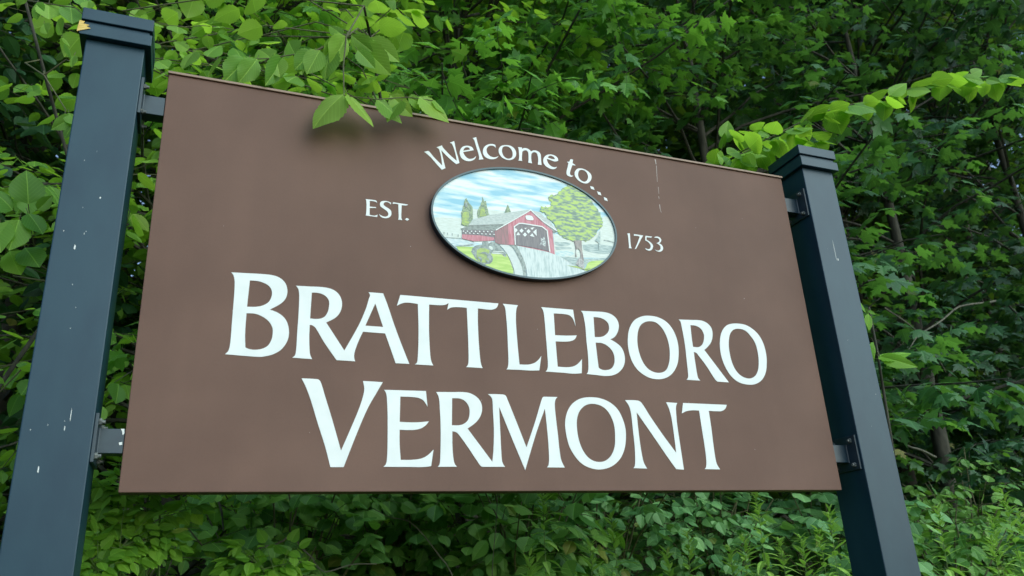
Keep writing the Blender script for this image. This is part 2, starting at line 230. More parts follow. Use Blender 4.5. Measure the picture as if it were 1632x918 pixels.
 ('O', ["20812,6270 20911,6271 21009,6269 21106,6261 21198,6244 21284,6218 21366,6184 21442,6143 21514,6098 21585,6046 21652,5989 21712,5928 21764,5861 21814,5779 21856,5693 21890,5604 21917,5512 21937,5410 21949,5306 21955,5201 21956,5094 21952,5011 21944,4928 21930,4843 21912,4759 21888,4664 21862,4569 21828,4474 21786,4381 21740,4302 21687,4225 21625,4152 21555,4084 21482,4029 21401,3980 21317,3940 21230,3907 21144,3884 21057,3869 20971,3863 20887,3863 20778,3869 20671,3881 20569,3901 20473,3932 20389,3971 20313,4020 20244,4077 20181,4137 20120,4208 20067,4284 20020,4365 19979,4448 19940,4543 19908,4641 19882,4742 19862,4845 19851,4944 19846,5046 19847,5148 19854,5252 19864,5345 19879,5439 19901,5533 19929,5628 19956,5704 19989,5781 20029,5856 20076,5929 20125,5989 20180,6046 20241,6099 20306,6147 20361,6178 20419,6202 20479,6221 20539,6236 20608,6251 20676,6261 20744,6267", "20870,6058 20945,6056 21019,6048 21089,6032 21153,6007 21215,5968 21268,5920 21316,5867 21360,5811 21409,5745 21455,5676 21494,5604 21525,5528 21547,5448 21561,5365 21568,5281 21573,5196 21574,5114 21572,5030 21566,4947 21555,4863 21542,4779 21525,4695 21503,4612 21474,4529 21447,4463 21415,4398 21376,4335 21327,4276 21274,4228 21213,4185 21148,4149 21080,4122 21019,4106 20957,4100 20896,4102 20839,4110 20765,4127 20696,4151 20632,4181 20574,4217 20514,4267 20463,4324 20418,4385 20380,4449 20344,4529 20315,4613 20293,4700 20276,4788 20263,4888 20256,4989 20253,5092 20255,5196 20260,5278 20269,5361 20282,5445 20301,5529 20321,5604 20345,5680 20376,5755 20417,5828 20457,5881 20504,5930 20559,5974 20619,6010 20680,6035 20743,6050 20807,6057"]),
 ('V', ["4573,3305 4676,3305 4780,3306 4883,3305 4987,3303 5011,3302 5035,3300 5059,3295 5080,3285 5101,3268 5118,3246 5133,3223 5145,3198 5182,3096 5216,2994 5248,2890 5281,2788 5341,2608 5401,2428 5460,2249 5518,2070 5588,1847 5657,1623 5725,1401 5792,1180 5856,1334 5921,1489 5985,1646 6049,1803 6110,1953 6171,2104 6231,2256 6289,2411 6323,2507 6354,2604 6383,2702 6410,2801 6426,2866 6440,2931 6450,2997 6454,3063 6450,3126 6438,3189 6424,3251 6409,3313 7025,3303 6975,3214 6925,3125 6875,3037 6826,2948 6761,2832 6695,2717 6632,2602 6574,2485 6491,2300 6414,2115 6340,1930 6269,1746 6168,1481 6070,1219 5974,959 5880,702 5496,699 5456,847 5415,996 5373,1146 5328,1295 5272,1462 5213,1629 5153,1797 5094,1965 5043,2119 4994,2273 4943,2428 4890,2583 4851,2692 4810,2802 4767,2911 4722,3018 4688,3091 4651,3163 4612,3234"]),
 ('E', ["7069,3064 8401,3082 8444,2583 8429,2612 8413,2641 8397,2669 8379,2697 8360,2723 8341,2749 8320,2773 8296,2793 8261,2814 8223,2831 8185,2844 8145,2854 8087,2864 8028,2869 7969,2872 7911,2874 7827,2876 7744,2875 7661,2873 7578,2871 7554,2081 7674,2079 7795,2076 7916,2076 8037,2079 8148,2086 8259,2097 8370,2111 8481,2124 8455,2089 8428,2054 8400,2021 8369,1990 8330,1960 8289,1932 8246,1908 8201,1889 8136,1870 8070,1856 8003,1846 7936,1840 7840,1836 7744,1836 7649,1838 7553,1840 7552,1729 7550,1617 7550,1506 7552,1396 7558,1279 7566,1163 7575,1047 7584,932 7670,931 7756,930 7843,931 7929,936 8003,942 8077,950 8151,962 8223,980 8276,997 8327,1020 8375,1047 8422,1077 8473,1117 8521,1162 8567,1208 8614,1255 8532,753 8471,744 8409,735 8347,727 8286,723 8179,720 8074,721 7968,722 7863,723 7660,722 7458,721 7258,721 7059,720 7078,737 7097,756 7115,775 7128,797 7143,834 7154,873 7161,912 7165,952 7174,1107 7178,1263 7180,1420 7182,1578 7183,1736 7183,1895 7182,2055 7180,2215 7177,2336 7174,2457 7169,2579 7162,2700 7158,2762 7154,2824 7147,2885 7135,2945 7123,2977 7107,3007 7088,3035"]),
 ('RM', ["8735,3066 8870,3070 9005,3075 9141,3080 9278,3085 9365,3090 9453,3096 9540,3100 9628,3100 9691,3098 9753,3093 9814,3084 9874,3070 9930,3049 9984,3023 10035,2993 10083,2958 10124,2923 10161,2883 10193,2840 10219,2793 10237,2741 10249,2686 10254,2629 10252,2573 10244,2511 10230,2451 10209,2391 10182,2334 10148,2277 10108,2224 10064,2174 10016,2128 9950,2074 9881,2024 9810,1978 9740,1931 10525,902 10539,988 10553,1073 10566,1159 10576,1246 10592,1410 10606,1576 10617,1743 10625,1910 10628,2078 10627,2246 10623,2415 10621,2586 10622,2663 10624,2740 10623,2817 10617,2894 10611,2921 10600,2948 10585,2972 10568,2995 10547,3017 10524,3035 10499,3053 10474,3071 10593,3075 10713,3079 10833,3081 10953,3080 10987,3079 11021,3075 11053,3066 11079,3051 11103,3022 11120,2988 11133,2951 11145,2914 11215,2736 11283,2557 11350,2379 11416,2201 11493,1993 11569,1786 11644,1579 11719,1373 11810,1582 11901,1793 11992,2005 12081,2220 12140,2368 12196,2518 12253,2668 12310,2819 12329,2868 12348,2918 12369,2967 12393,3016 12402,3030 12414,3042 12427,3053 12442,3064 12952,3074 12925,3048 12900,3022 12878,2994 12862,2963 12846,2906 12836,2848 12831,2790 12828,2732 12828,2626 12831,2521 12836,2416 12841,2312 12848,2164 12855,2017 12863,1870 12870,1724 12874,1604 12877,1484 12881,1365 12888,1246 12893,1178 12899,1110 12908,1043 12922,977 12943,916 12969,857 12998,800 13027,742 12395,744 12413,762 12430,780 12445,800 12456,821 12470,875 12480,929 12487,984 12491,1039 12497,1174 12500,1309 12502,1444 12502,1580 12500,1716 12496,1853 12491,1990 12486,2128 12481,2262 12475,2396 12468,2531 12462,2666 12366,2459 12271,2253 12180,2048 12093,1843 11971,1541 11855,1241 11742,944 11630,650 11540,875 11450,1101 11360,1328 11270,1556 11163,1830 11056,2106 10949,2383 10841,2662 10840,2473 10840,2286 10840,2100 10840,1915 10840,1748 10840,1581 10840,1415 10842,1250 10842,1175 10843,1101 10845,1028 10851,954 10857,921 10866,888 10877,856 10891,824 10902,804 10916,785 10931,768 10947,750 10205,744 10186,747 10168,752 10151,759 10136,769 10100,810 10067,854 10036,900 10005,945 9939,1041 9875,1138 9810,1235 9743,1331 9671,1432 9598,1534 9524,1634 9447,1733 9429,1754 9409,1774 9387,1792 9363,1806 9333,1817 9300,1824 9267,1828 9234,1833 9231,1721 9228,1609 9226,1498 9225,1387 9227,1306 9229,1225 9234,1145 9240,1065 9246,1008 9253,952 9263,896 9278,842 9292,814 9312,788 9334,764 9356,741 8737,733 8751,746 8765,759 8778,774 8788,790 8799,817 8807,844 8813,872 8817,901 8827,1020 8834,1140 8839,1260 8844,1380 8849,1541 8853,1703 8856,1866 8857,2030 8856,2153 8854,2276 8849,2400 8844,2524 8841,2616 8837,2708 8831,2800 8817,2891 8804,2937 8783,2981 8760,3024", "9255,2885 9321,2888 9386,2891 9452,2891 9516,2885 9563,2873 9608,2856 9651,2834 9689,2807 9726,2771 9758,2731 9785,2688 9806,2642 9820,2598 9827,2551 9830,2504 9828,2457 9822,2397 9813,2336 9798,2277 9774,2221 9747,2180 9712,2144 9673,2112 9630,2084 9589,2063 9546,2048 9501,2037 9456,2029 9398,2024 9340,2022 9283,2023 9225,2023"]),
 ('O', ["14238,3118 14329,3118 14420,3113 14509,3102 14596,3085 14688,3061 14778,3031 14864,2995 14946,2953 15019,2904 15088,2850 15150,2790 15205,2725 15252,2655 15291,2580 15324,2501 15354,2422 15379,2343 15400,2263 15416,2182 15426,2100 15431,2020 15429,1939 15423,1859 15413,1778 15396,1679 15376,1580 15350,1483 15314,1387 15271,1294 15220,1203 15162,1116 15093,1035 15017,962 14934,897 14844,839 14749,790 14652,751 14551,723 14449,703 14347,691 14259,687 14171,692 14085,704 14002,723 13913,749 13827,781 13746,820 13670,866 13600,921 13536,982 13479,1048 13426,1118 13372,1198 13324,1281 13281,1367 13246,1457 13217,1557 13195,1659 13179,1763 13167,1868 13159,1963 13155,2058 13158,2155 13169,2251 13187,2341 13213,2431 13246,2520 13287,2607 13331,2681 13382,2752 13440,2820 13505,2881 13580,2937 13661,2987 13747,3029 13836,3062 13935,3088 14035,3104 14137,3114", "14236,2890 14312,2889 14387,2881 14460,2867 14531,2847 14594,2821 14654,2790 14709,2753 14758,2710 14811,2650 14857,2585 14897,2517 14931,2445 14959,2368 14981,2288 14997,2207 15008,2125 15013,2036 15011,1947 15005,1858 14996,1769 14988,1689 14978,1609 14963,1530 14941,1451 14913,1378 14879,1305 14838,1236 14791,1170 14745,1119 14693,1072 14636,1030 14575,994 14517,969 14457,950 14395,938 14333,933 14264,935 14195,944 14129,960 14066,982 14004,1013 13947,1050 13895,1093 13850,1140 13799,1207 13755,1278 13717,1353 13684,1430 13655,1513 13632,1599 13614,1686 13600,1774 13590,1869 13585,1964 13585,2061 13589,2158 13595,2229 13604,2300 13620,2371 13642,2441 13667,2503 13699,2564 13737,2622 13780,2677 13826,2723 13878,2765 13933,2803 13992,2834 14051,2858 14112,2875 14174,2886"]),
 ('N', ["15532,3067 15662,3071 15793,3077 15923,3078 16051,3068 16092,3057 16129,3037 16161,3011 16187,2981 16262,2871 16330,2757 16396,2642 16464,2529 16567,2370 16671,2212 16777,2055 16884,1900 16997,1742 17113,1586 17229,1430 17345,1275 17345,1420 17346,1564 17346,1710 17345,1855 17343,2011 17342,2168 17337,2325 17329,2481 17320,2570 17308,2659 17292,2747 17272,2833 17254,2891 17232,2946 17208,3001 17183,3055 17650,3046 17630,3020 17611,2993 17594,2966 17581,2938 17568,2891 17559,2844 17553,2796 17549,2749 17541,2618 17534,2487 17530,2357 17528,2227 17529,2070 17533,1914 17538,1759 17543,1604 17549,1377 17556,1152 17562,928 17569,705 17263,721 17184,831 17105,941 17026,1051 16949,1162 16827,1343 16706,1526 16585,1708 16463,1891 16333,2083 16202,2274 16070,2466 15938,2659 15936,2521 15934,2385 15932,2248 15932,2113 15933,1968 15934,1824 15937,1681 15942,1539 15949,1414 15957,1290 15968,1167 15982,1045 15988,1004 15997,964 16008,925 16023,887 16042,847 16064,807 16089,769 16113,730 15579,744 15598,760 15615,776 15630,794 15640,814 15657,870 15669,927 15678,984 15684,1041 15696,1147 15705,1252 15712,1358 15716,1464 15719,1606 15719,1749 15717,1892 15717,2035 15718,2161 15720,2288 15720,2415 15717,2542 15712,2621 15705,2699 15692,2776 15671,2851 15645,2909 15610,2963 15571,3015"]),
 ('T', ["17891,3055 19763,3055 19747,3020 19730,2984 19710,2949 19684,2917 19650,2888 19613,2862 19572,2840 19530,2823 19484,2811 19437,2805 19391,2803 19344,2802 19242,2801 19141,2802 19040,2805 18939,2807 18942,2652 18945,2498 18947,2344 18947,2190 18944,2002 18939,1816 18934,1630 18932,1445 18932,1334 18933,1223 18937,1114 18945,1005 18950,967 18959,930 18971,894 18986,859 19004,824 19026,789 19049,756 19072,722 18426,728 18446,745 18466,762 18482,781 18495,801 18512,850 18525,900 18535,950 18541,1001 18549,1110 18554,1219 18556,1329 18556,1439 18555,1586 18552,1734 18547,1882 18544,2030 18539,2222 18535,2414 18531,2607 18527,2801 18463,2803 18399,2805 18335,2806 18270,2804 18203,2798 18135,2790 18067,2779 18000,2764 17944,2746 17889,2724 17835,2699 17781,2674"]),
 ('W', ["8457,11719 8601,11782 8631,11769 8658,11749 8733,11656 8808,11563 8957,11417 9110,11275 9098,11453 9079,11630 9052,11765 9017,11897 9006,11924 8989,11945 8952,11965 8912,11979 9119,12097 9129,12059 9146,12026 9210,11949 9279,11878 9373,11785 9470,11696 9565,11623 9662,11553 9647,11671 9629,11788 9605,11902 9577,12015 9552,12098 9522,12179 9506,12211 9484,12237 9452,12251 9416,12258 9586,12360 9595,12309 9603,12258 9618,12141 9636,12026 9670,11880 9707,11736 9733,11612 9758,11488 9638,11415 9570,11461 9504,11510 9388,11606 9275,11706 9179,11800 9085,11898 9103,11810 9120,11722 9146,11588 9172,11454 9200,11321 9228,11189 9097,11100 9007,11192 8918,11285 8807,11415 8693,11543 8628,11597 8561,11647 8533,11670 8504,11691 8481,11705"]),
 ('e', ["10322,12112 10304,12161 10279,12203 10233,12235 10180,12251 10111,12255 10040,12244 9966,12219 9898,12176 9843,12110 9804,12033 9783,11955 9780,11878 9797,11790 9834,11715 9890,11662 9960,11629 10037,11613 10118,11616 10200,11640 10280,11682 10331,11728 10373,11784 10392,11829 10403,11876 10356,11820 10303,11772 10233,11735 10161,11716 10098,11723 10043,11750 9990,11801 9948,11863 9928,11913 9915,11966 10024,12000 10133,12036 10227,12073", "9917,12014 9938,12072 9966,12127 10004,12162 10048,12184 10095,12190 10138,12178 10165,12149 10185,12110"]),
 ('l', ["10300,12613 10438,12676 10457,12566 10480,12458 10527,12279 10577,12102 10611,11987 10648,11874 10667,11833 10690,11794 10502,11741 10517,11797 10523,11853 10503,11970 10475,12084 10441,12221 10405,12357 10381,12453 10352,12545 10329,12582"]),
 ('c', ["11175,12482 11120,12495 11063,12500 10990,12486 10917,12459 10839,12415 10770,12355 10716,12275 10682,12186 10671,12096 10684,12011 10719,11945 10771,11895 10836,11860 10910,11842 10991,11842 11074,11859 11139,11884 11200,11924 11249,11978 11293,12038 11239,11997 11181,11964 11108,11943 11037,11940 10961,11961 10897,12004 10850,12067 10822,12144 10820,12211 10838,12279 10870,12335 10914,12381 10965,12410 11018,12425 11071,12428 11121,12417 11160,12394 11196,12364"]),
 ('o', ["11603,12546 11688,12557 11770,12554 11847,12525 11913,12478 11959,12418 11989,12346 11999,12282 11992,12213 11970,12138 11931,12069 11871,12006 11800,11959 11727,11932 11653,11923 11568,11929 11489,11951 11424,11988 11370,12040 11330,12101 11304,12172 11296,12243 11305,12316 11335,12387 11380,12451 11425,12488 11477,12513 11540,12534", "11579,12493 11633,12499 11684,12494 11739,12470 11785,12433 11819,12381 11841,12320 11854,12257 11855,12189 11843,12129 11817,12072 11777,12027 11729,11995 11676,11978 11625,11978 11564,11997 11514,12032 11475,12087 11448,12153 11432,12215 11427,12282 11438,12347 11461,12410 11485,12443 11516,12469 11547,12485"]),
 ('m', ["12085,12546 12244,12558 12247,12498 12303,12533 12361,12556 12426,12558 12487,12545 12525,12526 12559,12501 12585,12476 12609,12449 12663,12488 12720,12518 12786,12525 12849,12517 12899,12503 12943,12477 12978,12436 13001,12385 13005,12308 13000,12228 13000,12093 13002,11959 13004,11942 13011,11934 12851,11930 12869,12024 12881,12118 12883,12208 12876,12297 12866,12360 12842,12414 12805,12439 12758,12445 12713,12434 12670,12407 12638,12371 12612,12330 12602,12244 12596,12159 12597,12092 12602,12026 12611,11985 12622,11945 12459,11947 12472,12010 12482,12073 12489,12153 12493,12231 12495,12311 12488,12387 12470,12429 12439,12458 12399,12464 12354,12454 12307,12430 12266,12394 12249,12360 12240,12322 12229,12231 12218,12140 12213,12083 12212,12028 12218,12003 12230,11980 12061,11969 12079,11999 12092,12030 12103,12098 12109,12166 12112,12256 12111,12345 12109,12417 12103,12489 12096,12518"]),
 ('e', ["13715,12235 13714,12293 13702,12346 13668,12391 13621,12423 13550,12449 13472,12461 13395,12459 13318,12439 13245,12402 13181,12348 13129,12277 13095,12199 13084,12117 13094,12041 13125,11974 13171,11920 13239,11874 13316,11843 13389,11827 13466,11829 13529,11850 13590,11887 13621,11923 13646,11964 13581,11936 13516,11920 13449,11929 13389,11956 13333,11997 13289,12051 13261,12112 13244,12179 13242,12212 13245,12246 13326,12225 13409,12206 13493,12186 13580,12178 13648,12200", "13286,12303 13318,12351 13357,12390 13413,12406 13467,12404 13513,12386 13550,12354 13570,12318 13583,12276 13508,12268 13435,12267 13359,12282"]),
 ('t', ["14253,12398 14357,12392 14314,12232 14432,12172 14416,12142 14302,12146 14258,12039 14217,11933 14186,11850 14165,11767 14169,11731 14186,11702 14209,11685 14238,11677 14272,11683 14306,11695 14272,11660 14234,11632 14201,11621 14168,11621 14117,11630 14071,11651 14040,11681 14023,11721 14024,11789 14039,11859 14064,11942 14093,12026 14118,12120 14142,12215 14089,12240 14109,12266 14179,12267 14199,12304 14219,12342 14236,12370"]),
 ('o', ["14581,12049 14672,12061 14760,12055 14851,12031 14933,11992 15002,11946 15058,11886 15084,11826 15090,11755 15070,11670 15028,11587 14973,11520 14905,11466 14837,11435 14767,11423 14677,11434 14594,11463 14516,11507 14448,11564 14403,11626 14372,11698 14363,11770 14374,11845 14411,11919 14464,11984 14520,12025", "14666,12001 14736,12007 14799,11993 14858,11952 14902,11896 14929,11829 14937,11754 14926,11682 14897,11612 14853,11555 14798,11511 14752,11495 14708,11497 14639,11521 14581,11562 14540,11619 14515,11687 14510,11753 14521,11823 14539,11886 14572,11945 14615,11981"]),
 ('.', ["14983,11350 15126,11327 15159,11213 15016,11230"]),
 ('.', ["15266,11162 15404,11133 15430,11013 15297,11032"]),
 ('.', ["15526,10960 15656,10917 15682,10802 15546,10829"]),
 ('E', ["6407,9553 6716,9558 6746,9554 6773,9541 6788,9506 6796,9466 6767,9490 6734,9506 6642,9511 6548,9509 6546,9293 6762,9300 6763,9271 6546,9241 6549,8984 6635,8976 6721,8978 6771,8999 6817,9030 6801,8940 6415,8946 6426,8981 6432,9016 6439,9143 6441,9269 6439,9376 6431,9482 6422,9519"]),
 ('S', ["7260,9472 7231,9507 7197,9533 7144,9546 7090,9541 7049,9517 7018,9478 7014,9442 7028,9410 7074,9374 7126,9345 7192,9309 7251,9265 7277,9218 7287,9162 7286,9106 7270,9052 7231,9001 7181,8962 7120,8938 7057,8930 6992,8935 6933,8958 6897,9002 6870,9056 6918,9026 6968,9002 7020,8987 7074,8987 7122,9004 7163,9038 7180,9076 7180,9118 7160,9168 7127,9208 7066,9251 7002,9289 6954,9318 6912,9355 6894,9399 6890,9450 6902,9496 6929,9534 6980,9561 7036,9575 7099,9581 7161,9577 7221,9559 7278,9534"]),
 ('T', ["7341,9569 7867,9552 7831,9526 7793,9508 7716,9500 7639,9500 7634,9369 7629,9238 7623,9129 7625,9022 7638,8980 7661,8942 7511,8938 7527,8973 7535,9010 7535,9137 7530,9264 7527,9387 7525,9510 7478,9521 7431,9526 7379,9517 7326,9502"]),
 ('.', ["7818,9044 7900,9000 7827,8937 7746,8979"]),
 ('1', ["16381,9533 16497,9552 16489,9396 16482,9241 16477,9132 16478,9024 16488,8974 16505,8926 16376,8922 16390,8968 16398,9015 16402,9123 16402,9231 16406,9341 16405,9449 16396,9492"]),
 ('7', ["16678,9544 17077,9532 17012,9437 16949,9341 16826,9142 16706,8943 16634,8913 16701,9028 16765,9145 16843,9306 16919,9469 16875,9479 16830,9484 16750,9480 16669,9471"]),
 ('5', ["17180,9534 17470,9537 17428,9483 17224,9480 17201,9372 17281,9335 17356,9292 17416,9244 17458,9183 17461,9119 17440,9050 17406,8997 17358,8953 17299,8926 17238,8918 17180,8931 17129,8960 17112,8982 17101,9011 17149,8991 17200,8979 17248,8982 17295,9001 17331,9038 17352,9083 17357,9140 17343,9192 17309,9241 17263,9281 17203,9312 17139,9338"]),
 ('3', ["17558,9503 17601,9536 17647,9559 17720,9566 17787,9554 17838,9517 17868,9464 17866,9413 17842,9361 17800,9321 17750,9288 17809,9265 17859,9231 17895,9173 17907,9105 17889,9044 17849,8988 17790,8947 17724,8926 17653,8928 17588,8947 17554,8968 17525,8995 17579,8975 17636,8964 17686,8973 17734,8997 17771,9035 17792,9080 17794,9144 17773,9199 17709,9246 17633,9281 17691,9306 17746,9339 17776,9372 17790,9410 17783,9458 17755,9494 17713,9505 17663,9505 17611,9505"]),
]
